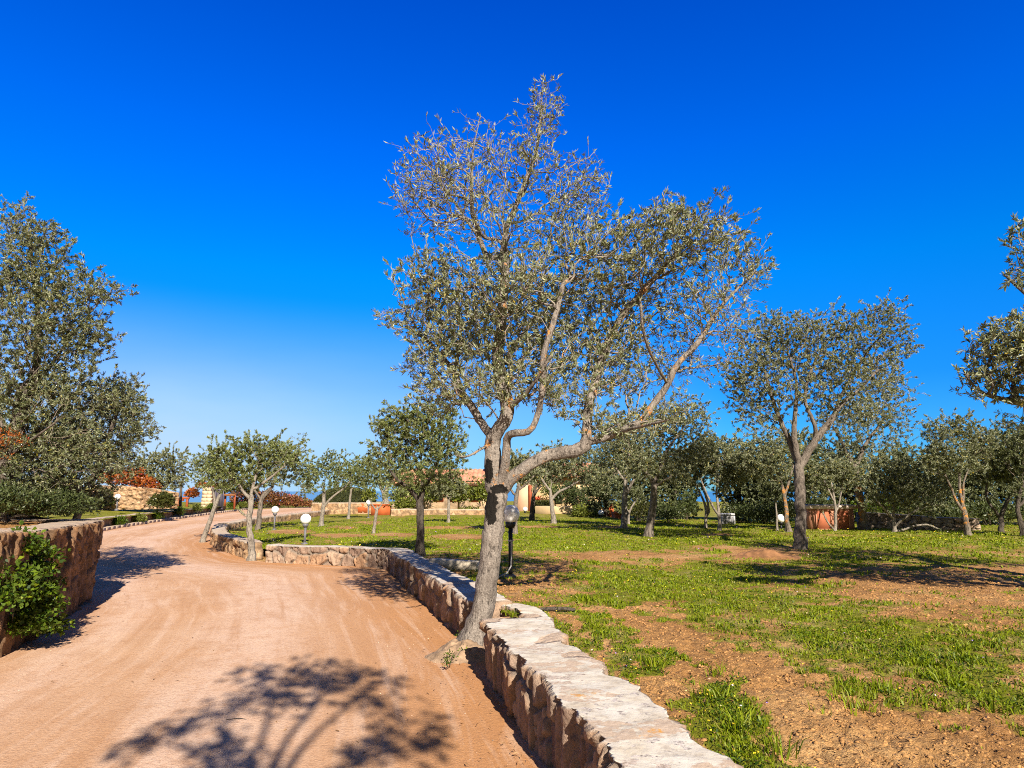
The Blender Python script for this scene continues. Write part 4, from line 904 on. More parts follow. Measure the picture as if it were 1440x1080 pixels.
# ---- the olive just outside the frame on the right, leaning in
tree('near olive leaning in at the upper right edge with a long bare drooping limb', (1640, 880),
     [[(1640, 880, 40), (1630, 780, 32), (1610, 690, 30), (1590, 620, 28)], [(1590, 620, 18), (1540, 590, 12, -.9), (1490, 575, 8, -1.6), (1440, 567, 5, -2.2), (1390, 558, 3.2, -2.6), (1365, 540, 2.4, -2.7), (1355, 520, 1.8, -2.7)],
      [(1590, 620, 18), (1560, 540, 14, 0), (1510, 470, 10, 0), (1450, 420, 6, 0), (1410, 385, 3, 0)], [(1560, 540, 12), (1550, 440, 9, .3), (1500, 350, 6, .3), (1440, 310, 3, .3)], [(1590, 620, 16), (1640, 520, 12, .3), (1680, 420, 8, .4)]],
     [(1400, 495, 36, 42, .8, .8, -2.8), (1372, 528, 26, 34, .6, .6, -2.7), (1430, 475, 34, 36, .8, .8, -2.9), (1425, 545, 40, 28, .7, .8, -2.6), (1470, 500, 50, 46, .9, .9, -2.9), (1500, 430, 50, 46, .9, .9, -2.6), (1560, 520, 70, 50, 1.2, 1.1, -1.6), (1500, 400, 60, 60, 1, 1), (1510, 320, 60, 50, .9, .9), (1520, 500, 70, 60, 1, 1), (1600, 420, 90, 80, 1, 1), (1680, 470, 90, 90, 1, 1), (1600, 300, 80, 60, .8, .9), (1720, 560, 80, 60, .8, 1), (1420, 590, 18, 14, .4, .6)],
     2500, Y=9.4, z0=.3, bark='grey', leaf='leaf_olive', L=.062, Wd=.0155, per_m=38, tuft=8, step=.16, noattach=.5)

tree('nearest olive, almost wholly beyond the right edge, dark leaf tips dangling in', (1900, 960),
     [[(1900, 960, 50), (1880, 820, 40), (1850, 700, 36), (1820, 620, 30)], [(1820, 620, 20), (1720, 540, 15, 0), (1600, 470, 10, 0), (1500, 410, 6, 0), (1440, 370, 3, 0)], [(1820, 620, 20), (1780, 500, 14, .3), (1700, 400, 8, .4)], [(1820, 620, 18), (1900, 520, 12), (1960, 420, 8)], [(1850, 660, 16), (1720, 620, 10, .6), (1620, 590, 6, .8)]],
     [(1436, 350, 24, 48, .7, .5, 0), (1428, 395, 22, 18, .5, .6, 0), (1500, 400, 45, 60, 1, .9, 0), (1570, 380, 80, 80, 1, 1), (1600, 500, 80, 60, 1.1, 1.1), (1700, 400, 110, 100, 1.1, 1.1), (1700, 540, 110, 60, 1.1, 1.1), (1830, 440, 120, 120, 1.1, 1.1), (1600, 590, 80, 34, 1, 1, .8), (1900, 560, 100, 60, 1, 1), (1530, 470, 40, 40, .8, .8)],
     2900, Y=6.9, z0=.3, bark='grey', leaf='leaf_olive_dark', L=.066, Wd=.0135, per_m=60, tuft=13, step=.16, noattach=.5)
# ---- the olive behind the photographer whose shadow lies on the drive
def shade_src(px, py, Yp):
    g = G(px, py, 0); d = (g[1] - Yp) / hy
    return np.array([g[0] - hx * d, Yp, d * math.tan(SUN_EL)])
def shade_tree():
    Yp = -2.6
    root = thing('olive_tree', 'olive behind the viewer, known only by its branchy shadow on the drive', 'olive tree', None, (0, 0, 0))
    f = shade_src(385, 1118, Yp); base = np.array([f[0] + .1, Yp, 0.0])
    root.location = base
    def L(pts, r0, r1):
        a = np.array([[*shade_src(x, y, Yp + dy), 0] for x, y, dy in pts]); a[:, 3] = np.linspace(r0, r1, len(a)); return a
    trunk = np.array([[base[0], Yp, -.1, .09], [base[0] - .03, Yp, 1.0, .07], [f[0], Yp, f[2] - .4, .055], [f[0], Yp, f[2], .045]])
    limbs = [trunk, L([(385, 1135, 0), (345, 1080, 0), (372, 1035, 0), (380, 990, 0), (390, 960, 0)], .036, .012), L([(385, 1135, 0), (385, 1080, .1), (405, 1035, .1), (440, 1000, .1), (470, 950, .1)], .032, .010),
             L([(388, 1135, 0), (402, 1080, -.1), (440, 1035, -.1), (480, 1000, -.1), (530, 960, -.1)], .032, .010), L([(380, 1130, 0), (310, 1080, .1), (250, 1050, .1), (200, 1040, .1)], .024, .008), L([(390, 1130, 0), (470, 1085, -.1), (540, 1060, -.1), (600, 1045, -.1)], .024, .008)]
    tips, dens = [], []
    for x, y, rx, ry, n, dd in [(360, 955, 50, 24, 60, 1.0), (430, 945, 70, 24, 90, 1.1), (500, 955, 65, 22, 80, 1.0), (410, 980, 90, 26, 90, 1.0), (450, 965, 120, 40, 90, .8), (300, 1010, 60, 30, 40, .6), (560, 1010, 60, 30, 40, .6), (340, 990, 40, 18, 40, .8), (520, 985, 36, 16, 36, .7), (200, 1045, 36, 24, 40, .9), (250, 1030, 40, 16, 36, .6), (310, 1050, 40, 26, 60, .9), (340, 1080, 50, 22, 50, .9),
                                (540, 1045, 44, 22, 60, 1.0), (600, 1050, 34, 20, 44, .9), (500, 1070, 40, 20, 44, .9), (620, 1025, 26, 10, 20, .5), (560, 965, 26, 16, 24, .6)]:
        c = shade_src(x, y, Yp + (rng.random() - .5) * .5); a = shade_src(x + rx, y, Yp); b = shade_src(x, y - ry, Yp); e = shade_src(x, y, Yp)
        tips.append(ellip(n, c, (abs(a[0] - e[0]), .35, abs(b[2] - e[2])), .75)); dens.append(np.full(n, dd))
    tips = np.concatenate(tips); dens = np.concatenate(dens)
    P, par, r, cnt, dn, D, hand = grow(limbs, tips, dens, .15, .2, .0025, noattach=f[2] - .1)
    tr, tw = tree_mesh(P, par, r, cnt, hand, .012)
    for mb in (tr, tw): mb.v = [v - base for v in mb.v]
    tr.build('trunk', M['bark'], root, True); tw.build('branches', M['twig'], root)
    V, q, rn = leaf_sets(P, par, cnt, dn, D, 70, 2, 20, .05, .013)
    link('crown', mesh_np('crown', V - base, q, attrs={'rnd': rn}), M['leaf_olive'], root)
shade_tree()

# ---------------------------------------------------------------- shrubs, hedges, climbers
def leafball(c, rad, n, L, Wd, core=.55, flat_bottom=True, lump=.25, seed=0):
    v = unit(rng.normal(size=(n, 3)))
    if flat_bottom: v[:, 2] = np.abs(v[:, 2]) * np.where(rng.random(n) < .8, 1, -.3)
    a = np.arctan2(v[:, 1], v[:, 0])
    k = 1 + lump * 2 * (fbm(a * 1.6 + seed * 3.7, v[:, 2] * 2.5 + seed, 3, seed) - .5) + lump * 1.2 * (vnoise(a * 4 + seed, v[:, 2] * 6, seed + 5) - .5)
    r = (core + (1 - core) * rng.random(n) ** .6) * k
    P = np.asarray(c) + v * r[:, None] * np.asarray(rad)
    D = v * .7 + rng.normal(size=(n, 3)) * .7 + [0, 0, .25]
    return leaves(P, D, L * (.6 + .7 * rng.random(n)), Wd * (.7 + .6 * rng.random(n)), .6)
def shrub(name, label, cat, balls, mat, L=.05, Wd=.03, group=None, stem=True, base=None, stemmat='twig_dark', core=.5, lump=.3, ns=9):
    """balls: (centre, radii, leaf count)"""
    b0 = np.asarray(balls[0][0], float) if base is None else np.asarray(base, float)
    if base is None: b0 = b0 * 1; b0[2] = balls[0][0][2] - balls[0][1][2] * .55
    root = thing(name, label, cat, group, tuple(b0))
    Vs, qs, rs, n = [], [], [], 0
    for k, (c, rad, cnt) in enumerate(balls):
        V, q, r = leafball(np.asarray(c) - b0, rad, cnt, L, Wd, core, seed=(len(bpy.data.meshes) * 7 + k) % 97, lump=lump)
        Vs.append(V); qs.append(q + n); rs.append(r); n += len(V)
    link('foliage', mesh_np('foliage', np.concatenate(Vs), np.concatenate(qs), attrs={'rnd': np.concatenate(rs)}), M[mat], root)
    if stem:
        mb = MB()
        for c, rad, cnt in balls:
            for i in range(ns):
                e = np.asarray(c) - b0 + (rng.random(3) - .5) * 2 * np.asarray(rad) * .75
                s0 = np.array([(e[0]) * .25, (e[1]) * .25, -.02]); md = (s0 + e) / 2 + rng.normal(size=3) * .05 * np.max(rad)
                P, _ = resample(rounded([s0, md, e], 2), .15 * max(rad)); mb.tube(P, np.linspace(.02, .005, len(P)) * max(.35, min(1.2, max(rad))), 4, cap=False)
        mb.build('stems', M[stemmat], root)
    return root
def at(px, py, Y): return W(px, py, Y)
def K(px, Y): return px * Y / FPX
# climber on the boulder wall, lower left
cl = []
for x, y, rx, ry, n in [(12, 770, 40, 26, 420), (35, 800, 36, 28, 420), (10, 830, 46, 36, 620), (45, 850, 34, 34, 520), (20, 880, 46, 26, 520), (-25, 840, 50, 60, 600), (60, 880, 26, 22, 240), (62, 820, 18, 12, 60), (58, 775, 22, 10, 60)]:
    Y = 6.9 - (x / 90) * -.9
    c = at(x - 4, y + 4, 6.95 + x * .012); c[0] += .09; cl.append((c, (K(rx, 7), .17, K(ry, 7)), int(n * 1.9)))
b = G(15, 905, 0.0)
shrub('climbing_shrub', 'glossy bright green climber against the boulder wall in the lower left corner', 'shrub', cl, 'leaf_lush', .052, .034, base=(b[0] - .1, b[1] + .2, 0), stemmat='twig', core=.25, lump=.5, ns=5)
# dark undergrowth below the left olives
shrub('evergreen_shrub', 'dark thick undergrowth on top of the boulder wall at the left edge', 'shrub', [(at(2, 712, 9.6), (.55, .3, .30), 3600), (at(48, 717, 9.9), (.42, .3, .24), 3000), (at(92, 716, 10.3), (.40, .3, .25), 3000), (at(15, 695, 11.6), (1.1, .6, .60), 6000), (at(-60, 650, 11.6), (1.1, .7, .9), 5000), (at(80, 705, 12.2), (.75, .5, .42), 5000), (at(45, 640, 12.4), (.9, .6, .6), 4500), (at(120, 712, 12.8), (.4, .4, .28), 1500)], 'leaf_dark', .055, .022, base=(-9.4, 12.0, 1.1), core=.3, lump=.5)
shrub('blooming_shrub', 'rust-red flowering shrub peeping in at the left edge behind the olive', 'shrub', [(at(2, 622, 10.0), (.34, .3, .22), 480), (at(-25, 640, 10.0), (.4, .3, .35), 420)], 'leaf_red', .035, .02, base=(-7.9, 10.0, 1.1))
# ---- left background: lawn terrace, walls, lamps, gate
def lawn():
    A = np.array(KERB[0:6])[:, :2]; A, _ = resample(A, .5); n, m = len(A), 30
    w = np.linspace(0, 1, m) ** 1.3; dirv = np.array([-.86, .5])
    XY = A[:, None] + dirv * (w * 34)[None, :, None]
    Z = .42 + .33 * smooth(0, .25, w)[None] + .15 * w[None] + (fbm(XY[..., 0] * .4, XY[..., 1] * .4, 3, 77) - .5) * .06
    V = np.concatenate([XY, Z[..., None]], -1).reshape(-1, 3)
    ii = np.arange(n - 1)[:, None] * m; j = np.arange(m - 1)[None]
    q = np.stack([ii + j, ii + m + j, ii + m + j + 1, ii + j + 1], -1).reshape(-1, 4)
    tag(link('upper_lawn', mesh_np('upper_lawn', V, q[:, ::-1], attrs={'veg': .55 + .4 * fbm(V[:, 0], V[:, 1], 3, 8)}, smoothf=True), M['soil']), kind='structure')
lawn()
KP = [np.array([k[0] - .25, k[1] + .15, 0]) for k in KERB[:6]]
stone_wall('stone_wall', 'low rubble wall along the left side of the far drive with small green bushes in front', KP, .40, [.45, .45, .45, .42, .40], M['wall_far'], cell=(.42, .28), relief=.05, seed=41, su=.05, side=-1)
mb = MB(); kp, _ = resample(np.array(KERB)[:, :2], .7)
for a, c in zip(kp[:-1], kp[1:]):
    d = c - a; mb.box([*( (a + c) / 2 + np.array([.18, -.1])), .03], (np.linalg.norm(d) * .96, .22, .16 + .03 * random.random()), math.atan2(d[1], d[0]), .02)
tag(mb.build('stone_kerb', simple('kerb_stone', (.38, .28, .20), .9, .25, 5, .3)), 'pale stone kerb edging the left side of the far drive', 'kerb')
TWY = 37.0
stone_wall('stone_wall', 'tall tan boulder wall with ivy ends behind the upper lawn on the far left', [at(118, 715, TWY), at(150, 715, TWY), at(200, 715, TWY + .6), at(250, 716, TWY + 2.2)], .5, [1.9, 1.88, 1.75, 1.5], M['wall_far'], z0=.6, cell=(.42, .36), relief=.12, seed=55, su=.06, side=-1, edge=.08)
for px, y0, y1, w, seed_, lab in [(143, 690, 716, 15, 1, 'dark ivy mound covering the left end of the tall tan wall'), (228, 694, 716, 16, 2, 'dark ivy mound covering the right end of the tall tan wall')]:
    c = at(px, (y0 + y1) / 2 + 4, TWY - .5)
    shrub('ivy', lab, 'ivy', [(c, (K(w, TWY), .4, K((y1 - y0) * .62, TWY)), 1500)], 'leaf_hedge', .13, .10)
shrub('bougainvillea', 'blazing orange bougainvillea spilling over the tall tan wall', 'shrub', [(at(160, 676, TWY + 1.2), (K(18, TWY), .8, K(15, TWY)), 1100), (at(186, 676, TWY + 1.2), (K(18, TWY), .8, K(17, TWY)), 1200), (at(204, 684, TWY + 1.4), (K(16, TWY), .8, K(12, TWY)), 800)], 'leaf_red', .13, .10, lump=.5)
tree('grey-green olive rising behind the tall tan wall', (226, 712), [[(226, 712, 6), (226, 695, 5), (225, 680, 4), (222, 665, 3)], [(226, 694, 3), (236, 678, 3), (244, 668, 2)]],
     [(218, 660, 26, 20, 1, 1), (238, 650, 24, 18, 1, 1), (225, 680, 28, 14, 1, 1), (250, 672, 14, 14, .9, .8), (205, 650, 16, 14, .7, .7), (195, 660, 14, 14, .5, .8)], 420, Y=40.0, z0=.7, leaf='leaf_olive', L=.12, Wd=.034, per_m=42, tuft=10, step=.4, bark='dark')
for i, (px, py) in enumerate([(168, 735), (196, 731), (222, 726), (251, 720.5), (277, 716), (297, 713.5), (325, 711.5), (342, 710)]):
    Y = np.interp(px, [118, 150, 200, 245, 285, 320, 345], [k[1] for k in KERB]) - .35; c = at(px, py + 1, Y); s = (9 - i * .55)
    kind_ = ['first', 'second', 'third', 'fourth', 'fifth', 'sixth', 'seventh', 'eighth'][i]
    shrub('rosemary_bush', f'small green bush before the low rubble wall of the far drive, {kind_} from the left', 'bush', [(c, (K(s, Y), .3, K(s, Y)), 520)], 'leaf_yellow' if i % 3 == 1 else 'leaf_lush', .15, .035, group='small bushes along the far drive wall', core=.15)
# gate pillars, dark gate leaf, timber frame
def pillar(px, y0, y1, wpx, Y, label, d=.6):
    b = at(px, y1, Y); b[2] = max(0, b[2] - .05); t = at(px, y0, Y)[2]
    h = t - b[2]; wd = K(wpx, Y)
    mb = MB(); rows = 7
    for r in range(rows):
        z = b[2] + h * (r + .5) / rows; k = 1.18 - .18 * (r / rows)
        f = .3 + .4 * random.random()
        for s, (x0, x1) in enumerate([(-.5, -.5 + f), (-.5 + f, .5)]):
            mb.box([b[0] + (x0 + x1) / 2 * wd * k, Y + (random.random() - .5) * .03, z], ((x1 - x0) * wd * k * .985, d * k, h / rows * .97), 0, .025)
    o = tag(mb.build('gate_pillar', simple('pillar_stone' + str(px), (.58, .42, .27), .9, .35, 1.7, .5)), label, 'gate pillar')
    return o
pillar(291, 685.5, 719, 11, 51, 'tapered pale stone gate pillar beside the dark gate leaf')
GM = simple('gate_metal', (.075, .065, .09), .5, .2, 3, metal=.3)
g_ = thing('gate', 'dark slate coloured gate leaf between pillar and leaning trunk', 'gate', None, tuple(at(306, 717, 51.6)))
c = at(306, 702, 51.6) - np.array(g_.location)
mb = MB(); mb.box(c, (K(16, 51), .06, K(25, 51)), 0, .01); mb.build('panel', GM, g_)
mb = MB()
for dx in (-8, -2.7, 2.7, 8): mb.box(c + [K(dx, 51), -.06, 0], (.10, .07, K(27, 51)), 0, .01)
for dz in (-13, 13): mb.box(c + [0, -.06, K(dz, 51)], (K(17, 51), .08, .10), 0, .01)
mb.build('frame', GM, g_)
OM = simple('orange_timber', (.26, .06, .02), .6, .25, 3)
t_ = thing('timber_arbour', 'orange-red timber frame under the bougainvillea left of the gate pillar', 'arbour', None, tuple(at(258, 717, 49)))
o0 = np.array(t_.location)
for px in (250.5, 263): 
    p = at(px, 709, 49) - o0; mb = MB(); mb.box(p, (.14, .14, K(17, 49)), 0, .01); mb.build('post', OM, t_)
for yy in (700.5,): 
    p = at(257, yy, 49) - o0; mb = MB(); mb.box(p, (K(18, 49), .16, .14), 0, .01); mb.build('beam', OM, t_)
p = at(257, 703, 49) - o0; mb = MB(); mb.box(p, (K(3, 49), .1, .16), 0, .01); mb.build('bracket', OM, t_)
t2 = thing('timber_arbour', 'low dark-roofed timber porch with an orange post right of the gate', 'arbour', None, tuple(at(322, 714, 54))); o0 = np.array(t2.location)
mb = MB(); mb.box(at(322, 696, 54) - o0, (K(18, 54), .8, .18), 0, .02); mb.build('roof_slab', simple('brown_roof', (.22, .09, .035), .8, .3, 2), t2)
for px in (316.5, 330): mb = MB(); mb.box(at(px, 706, 54) - o0, (.13, .13, K(19, 54)), 0, .01); mb.build('post', OM, t2)
mb = MB(); mb.tube([at(253, 716, 44), at(254, 700, 44), at(255, 678, 44)], [.10, .09, .08], 8, .2); mb.tube([at(254.3, 690, 44), at(252, 680, 44), at(251.5, 672, 44)], [.05, .04, .03], 6, .2)
tag(mb.build('wooden_pole', M['bark_dark'], None, True), 'dark slanting wooden pole at the right end of the ivy wall', 'pole')
shrub('blooming_shrub', 'red and orange flowering bush around the gate pillar top', 'shrub', [(at(284, 684, 53), (K(7, 53), .6, K(5, 53)), 380), (at(270, 696, 53), (K(8, 53), .6, K(9, 53)), 520), (at(300, 684, 53), (K(7, 53), .5, K(4, 53)), 260)], 'leaf_red', .16, .12)
shrub('flowering_hedge', 'long low hedge with maroon and yellow leaves beyond the top of the drive', 'hedge', [(at(x, 712 - h * .35, 66), (K(15, 66), 1.0, K(h, 66)), 850) for x, h in [(338, 17), (358, 18), (378, 16), (396, 14), (412, 11), (426, 7)]], 'leaf_maroon', .20, .14, lump=.4)
shrub('evergreen_shrub', 'green shrubs between gate and hedge at the head of the drive', 'shrub', [(at(312, 690, 60), (K(12, 60), 1, K(10, 60)), 700), (at(330, 686, 62), (K(14, 60), 1, K(14, 60)), 800), (at(350, 690, 64), (K(12, 60), 1, K(12, 60)), 700)], 'leaf_hedge', .2, .12)
for i, (px, py, w_, h_, lab) in enumerate([(316, 744, 15, 5, 'dark low heather at the tip of the inner drive wall, behind the leaning olive'), (345, 739.5, 15, 5, 'dark low heather on the inner drive wall behind the pale forked olive'), (374, 733, 13, 4.5, 'dark low heather on the inner drive wall left of the footed globe lamp'), (412, 727, 16, 4.5, 'dark low heather on the inner drive wall right of the footed globe lamp'), (455, 720, 18, 4, 'dark low heather at the far end of the inner drive wall'), (333, 748, 16, 5, 'dark low shrubs on the lawn side of the inner drive wall tip')]):
    Y = G(px, py + 4, 0)[1]; c = at(px, py, Y); shrub('heather', lab, 'shrub', [(c, (K(w_, Y), .3, K(h_, Y)), 900)], 'leaf_maroon' if i in (3, 4) else 'leaf_heather', .06, .02, core=.1, lump=.6, stemmat='twig_dark')
# clipped dome hedge on its stone plinth
DY = 46.0
d_ = thing('domed_hedge', 'smooth clipped dome-shaped hedge on a stone plinth left of the house', 'hedge', None, tuple(at(485, 712, DY)))
o0 = np.array(d_.location); rd = (K(44, DY), K(30, DY), K(26, DY))
a = np.linspace(0, math.pi / 2, 14)
mb = MB(); mb.lathe((0, 0, 0), [(math.cos(x) * 1 + 1e-3, math.sin(x)) for x in a], 40); mb.v = [v * np.array(rd) * .97 for v in mb.v]
mb.build('core', M['hedge_core'], d_, True)
V, q, r = leafball((0, 0, 0), rd, 9000, .09, .05, .95, lump=.04); link('foliage', mesh_np('foliage', V, q, attrs={'rnd': r}), M['leaf_hedge'], d_)
stone_wall('stone_wall', 'stone plinth wall under the clipped dome hedge', [at(441, 722, DY - 2.2), at(480, 722, DY - 2.2), at(536, 722, DY - 2.0)], .5, .85, M['wall_far'], cell=(.5, .34), relief=.05, seed=61, su=.07, side=1)

# ---------------------------------------------------------------- lamps
GLOBE, tg, bg, og = newmat('opal_globe'); setc(tg, bg, (.80, .78, .76)); bg.inputs['Roughness'].default_value = .38; bg.inputs['Specular IOR Level'].default_value = .3
bg.inputs['Subsurface Weight'].default_value = .25; bg.inputs['Subsurface Radius'].default_value = (.05, .05, .05)
POST = simple('black_paint', (.012, .012, .013), .45, .3, 20)
GREYP = simple('grey_paint', (.12, .115, .125), .5, .3, 20)
def lamp(px, pyc, Y, label, mat, zb=None, r=.14, base=True):
    c = W(px, pyc, Y); zb = float(gz(np.array([c[0]]), np.array([c[1]]))[0]) if zb is None else zb
    root = thing('globe_lamp', label, 'garden lamp', 'white globe lamps on posts', (c[0], c[1], zb)); h = c[2] - zb
    mb = MB(); mb.lathe((0, 0, 0), [(.001, -.05), (.032, -.05), (.032, h - r - .06), (.001, h - r - .06)], 16); mb.build('post', mat, root, True)
    mb = MB(); mb.lathe((0, 0, h - r), [(.001, -.07), (.045, -.07), (.075, -.03), (.078, .028), (.06, .032)], 20); mb.build('collar', mat, root, True)
    mb = MB(); mb.sphere((0, 0, h), r, 32, 22); mb.build('globe', GLOBE, root, True)
    if base:
        mb = MB(); mb.lathe((0, 0, 0), [(.09, -.05), (.09, .015), (.05, .035), (.04, .05), (.001, .05)], 18); mb.build('base_plate', mat, root, True)
    return root
YL = 10.45
ln = lamp(718, 723, YL, 'nearest globe lamp on a black post, right behind the big olive trunk', POST, r=.137)
mb = MB(); zl = 0; mb.tube([(.012, -.040, .52), (.012, -.041, .3), (.005, -.045, .16), (-.05, -.05, .07), (-.15, -.08, .02), (-.26, -.16, -.02)], .011, 8, cap=False); mb.lathe((0, 0, .53), [(.036, -.012), (.044, -.012), (.044, .012), (.036, .012)], 14)
mb.build('cable_conduit', simple('grey_conduit', (.38, .36, .36), .6, .2, 20), ln, True)
lamp(430, 730, 18.4, 'globe lamp rising just behind the sunlit low wall at the drive bend', GREYP)
lamp(387, 717, 26.5, 'globe lamp with visible round foot on the bare patch by the inner drive wall', GREYP)
lamp(518.5, 706.5, 37, 'small far globe lamp beside the orange planter', GREYP)
lamp(165.5, 698.5, 34.3, 'far globe lamp on the upper lawn against the tall tan wall', GREYP, zb=.68)
lamp(738.5, 716, 41, 'small shaded globe lamp in front of the pink house pillar', POST)
lamp(845, 721, 35, 'bluish globe lamp in shade by the yellow flowering bush', POST)
lamp(1098, 729, 23.5, 'bright globe lamp beside the lichened V-forked olive on the right', POST)

# ---------------------------------------------------------------- house
STUC = simple('ochre_stucco', (.62, .44, .24), .9, .12, 1.2, .2); PINK = simple('pink_stucco', (.60, .37, .25), .9, .12, 1.2, .2)
TILE, tt, bt, ot = newmat('roof_tile'); vv = coords(tt)
setc(tt, bt, mix(tt, ramp(tt, noise(tt, vv, 1.3, 5), [(.3, 0.0), (.7, 1.0)]), (.42, .15, .075), (.66, .33, .20))); bt.inputs['Roughness'].default_value = .85
SHUT = simple('red_shutter', (.40, .075, .03), .6, .2, 4); BLUE = simple('blue_shutter', (.10, .30, .48), .5, .2, 4); DARKW = simple('dark_opening', (.02, .018, .016), .4, .2, 4)
def tiled_roof(px0, px1, Y0, Y1, z0, z1, parent, o0):
    x0, x1 = W(px0, 690, Y0)[0], W(px1, 690, Y0)[0]; wv = .30; n = int((x1 - x0) / wv * 8) + 1; m = 26
    xs = np.linspace(x0, x1, n); ts = np.linspace(0, 1, m)
    X = np.repeat(xs[None], m, 0); Tt = np.repeat(ts[:, None], n, 1)
    Z = z0 + (z1 - z0) * Tt + .07 * np.abs(np.sin(math.pi * (X - x0) / wv)) - .03 * ((Tt * 13) % 1)
    Yy = Y0 + (Y1 - Y0) * Tt
    V = np.stack([X, Yy, Z], -1).reshape(-1, 3); ii = np.arange(m - 1)[:, None] * n; j = np.arange(n - 1)[None]
    q = np.stack([ii + j, ii + j + 1, ii + n + j + 1, ii + n + j], -1).reshape(-1, 4)
    # underside and eaves
    Vb = np.array([[x0, Y0, z0 - .12], [x1, Y0, z0 - .12], [x1, Y1, z1 - .12], [x0, Y1, z1 - .12], [x0, Y0, z0 - .01], [x1, Y0, z0 - .01]])
    nb = len(V); q = np.concatenate([q, [[nb, nb + 3, nb + 2, nb + 1], [nb, nb + 1, nb + 5, nb + 4]]])
    link('roof', mesh_np('roof', np.concatenate([V, Vb]) - o0, q), TILE, parent)
HY = 42.0
h_ = thing('house', 'long low stone house with terracotta tile roof behind climbing plants', 'house', None, tuple(W(610, 722, HY))); o0 = np.array(h_.location); o0[2] = 0; h_.location = o0
zE = W(600, 678, HY)[2]; zR = zE + .85
xa, xb = W(556, 700, HY)[0], W(703, 700, HY)[0]
SW = simple('rubble_stone', (.50, .35, .22), .9, .5, 2.2, .8)
mb = MB(); mb.box([(xa + xb) / 2 - o0[0], HY + 2.9 - o0[1], zE / 2], (xb - xa, 4.4, zE - .1), 0, .02); mb.build('wall', SW, h_)
tiled_roof(550, 708, HY + .0, HY + 3.2, zE + .02, zR, h_, o0); 
mb = MB(); mb.box([(xa + xb) / 2 - o0[0], HY + .12 - o0[1], zE - .16], (xb - xa + .3, .18, .16), 0, .01); mb.build('beam', simple('dark_beam', (.10, .04, .02), .7, .2, 3), h_)
for px, w_, m_ in [(586, 8, BLUE), (617, 12, DARKW), (640, 16, DARKW), (668, 14, DARKW)]:
    p = W(px, 694, HY + .68); fr = MB(); fr.box([p[0] - o0[0], HY + .66 - o0[1], p[2]], (K(w_ + 2, HY), .08, K(22, HY)), 0, .01); f = fr.build('window', SHUT if m_ is DARKW else BLUE, h_)
    pn = MB(); pn.box([p[0] - o0[0], HY + .61 - o0[1], p[2]], (K(w_, HY), .03, K(19.5, HY)), 0, .005); pn.build('pane', m_, f)
for px in (600, 650, 690): p = W(px, 700, HY + .2); mb = MB(); mb.box([p[0] - o0[0], HY + .25 - o0[1], (zE - .2) / 2], (.28, .28, zE - .2), 0, .02); mb.build('porch_post', SW, h_)
mb = MB(); p = W(690, 672, HY + 2.6); mb.box([p[0] - o0[0], p[1] - o0[1], zR - .1], (.7, .6, 1.0), 0, .03); mb.build('chimney', PINK, h_)
w_ = thing('house_wing', 'ochre plastered house wing with red shutters glimpsed between the trees', 'house', None, (W(795, 722, 44)[0], 44, 0)); o0 = np.array(w_.location)
x0, x1 = W(728, 700, 44)[0], W(858, 700, 44)[0]; zt = 2.55
mb = MB(); mb.box([(x0 + x1) / 2 - o0[0], 2.4, zt / 2], (x1 - x0, 4.2, zt), 0, .02); mb.build('wall', STUC, w_)
mb = MB(); p = W(738, 700, 43.6); mb.box([p[0] - o0[0], -.1, 1.1], (K(22, 44), .9, 2.4), 0, .02, .92); mb.build('pillar', PINK, w_)
mb = MB(); p = W(743.2, 708, 43.2); mb.box([p[0] - o0[0] + .12, -.58, 1.0], (.22, .10, 1.9), 0, .01); mb.build('corner_post', OM, w_)
tiled_roof(724, 862, 43.6, 47, zt + .02, zt + .9, w_, o0)
for px, py, ww, hh_, m_ in [(756, 702, 8, 7, SHUT), (827, 704.5, 6, 8, SHUT), (847, 705, 3, 16, BLUE), (785, 702, 10, 12, DARKW), (808, 704, 8, 12, DARKW)]:
    p = W(px, py, 44.3); mb = MB(); mb.box([p[0] - o0[0], .27, p[2]], (K(ww, 44), .08, K(hh_, 44)), 0, .01); mb.build('window', m_, w_)
# terrace walls and planters in front of the house
stone_wall('stone_wall', 'low terrace wall of pale rubble below the climbing plants of the house', [at(552, 728, 38), at(620, 728, 38), at(702, 728, 38)], .5, .62, M['wall_far'], cell=(.5, .34), relief=.05, seed=71, su=.07)
mb = MB(); a0, a1 = at(752, 726, 39.5), at(843, 726, 38.5); mb.box([(a0[0] + a1[0]) / 2, 39, .38], (a1[0] - a0[0], .35, .72), math.atan2(a1[1] - a0[1], a1[0] - a0[0]), .03)
tag(mb.build('terrace_wall', STUC), 'smooth ochre terrace wall before the house wing', 'wall')
mb = MB(); a0, a1 = at(523, 719, 41.5), at(549, 719, 41.5)
xc = (a0[0] + a1[0]) / 2; wd = a1[0] - a0[0]; mb.box([xc, 41.5, .42], (wd, .5, .60), 0, .02); mb.box([xc, 41.5, .76], (wd + .1, .6, .08), 0, .02)
mb.box([at(505, 718, 43.6)[0], 43.6, .52], (wd, .4, .55), 0, .02)
TERR = simple('terracotta', (.42, .10, .028), .75, .2, 3)
tag(mb.build('planter_wall', TERR), 'bright orange-red planter wall beside the small far globe lamp', 'planter')
for px, y0, y1, w0, Y, lab in [(868, 723, 738, 10, 34, 'square terracotta planter box at the foot of the smooth grey olive'), (858, 711, 728, 5, 36, 'upright terracotta chimney pot beside the bluish globe lamp')]:
    c = at(px, (y0 + y1) / 2, Y); hgt = K(y1 - y0, Y) + .15; mb = MB(); mb.box([c[0], Y, c[2] - .05], (K(w0, Y), .5, hgt), .2, .03, 1.08); mb.box([c[0], Y, c[2] + hgt / 2 - .03], (K(w0 + 1.5, Y), .58, .10), .2, .02)
    tag(mb.build('terracotta_planter', TERR), lab, 'planter')
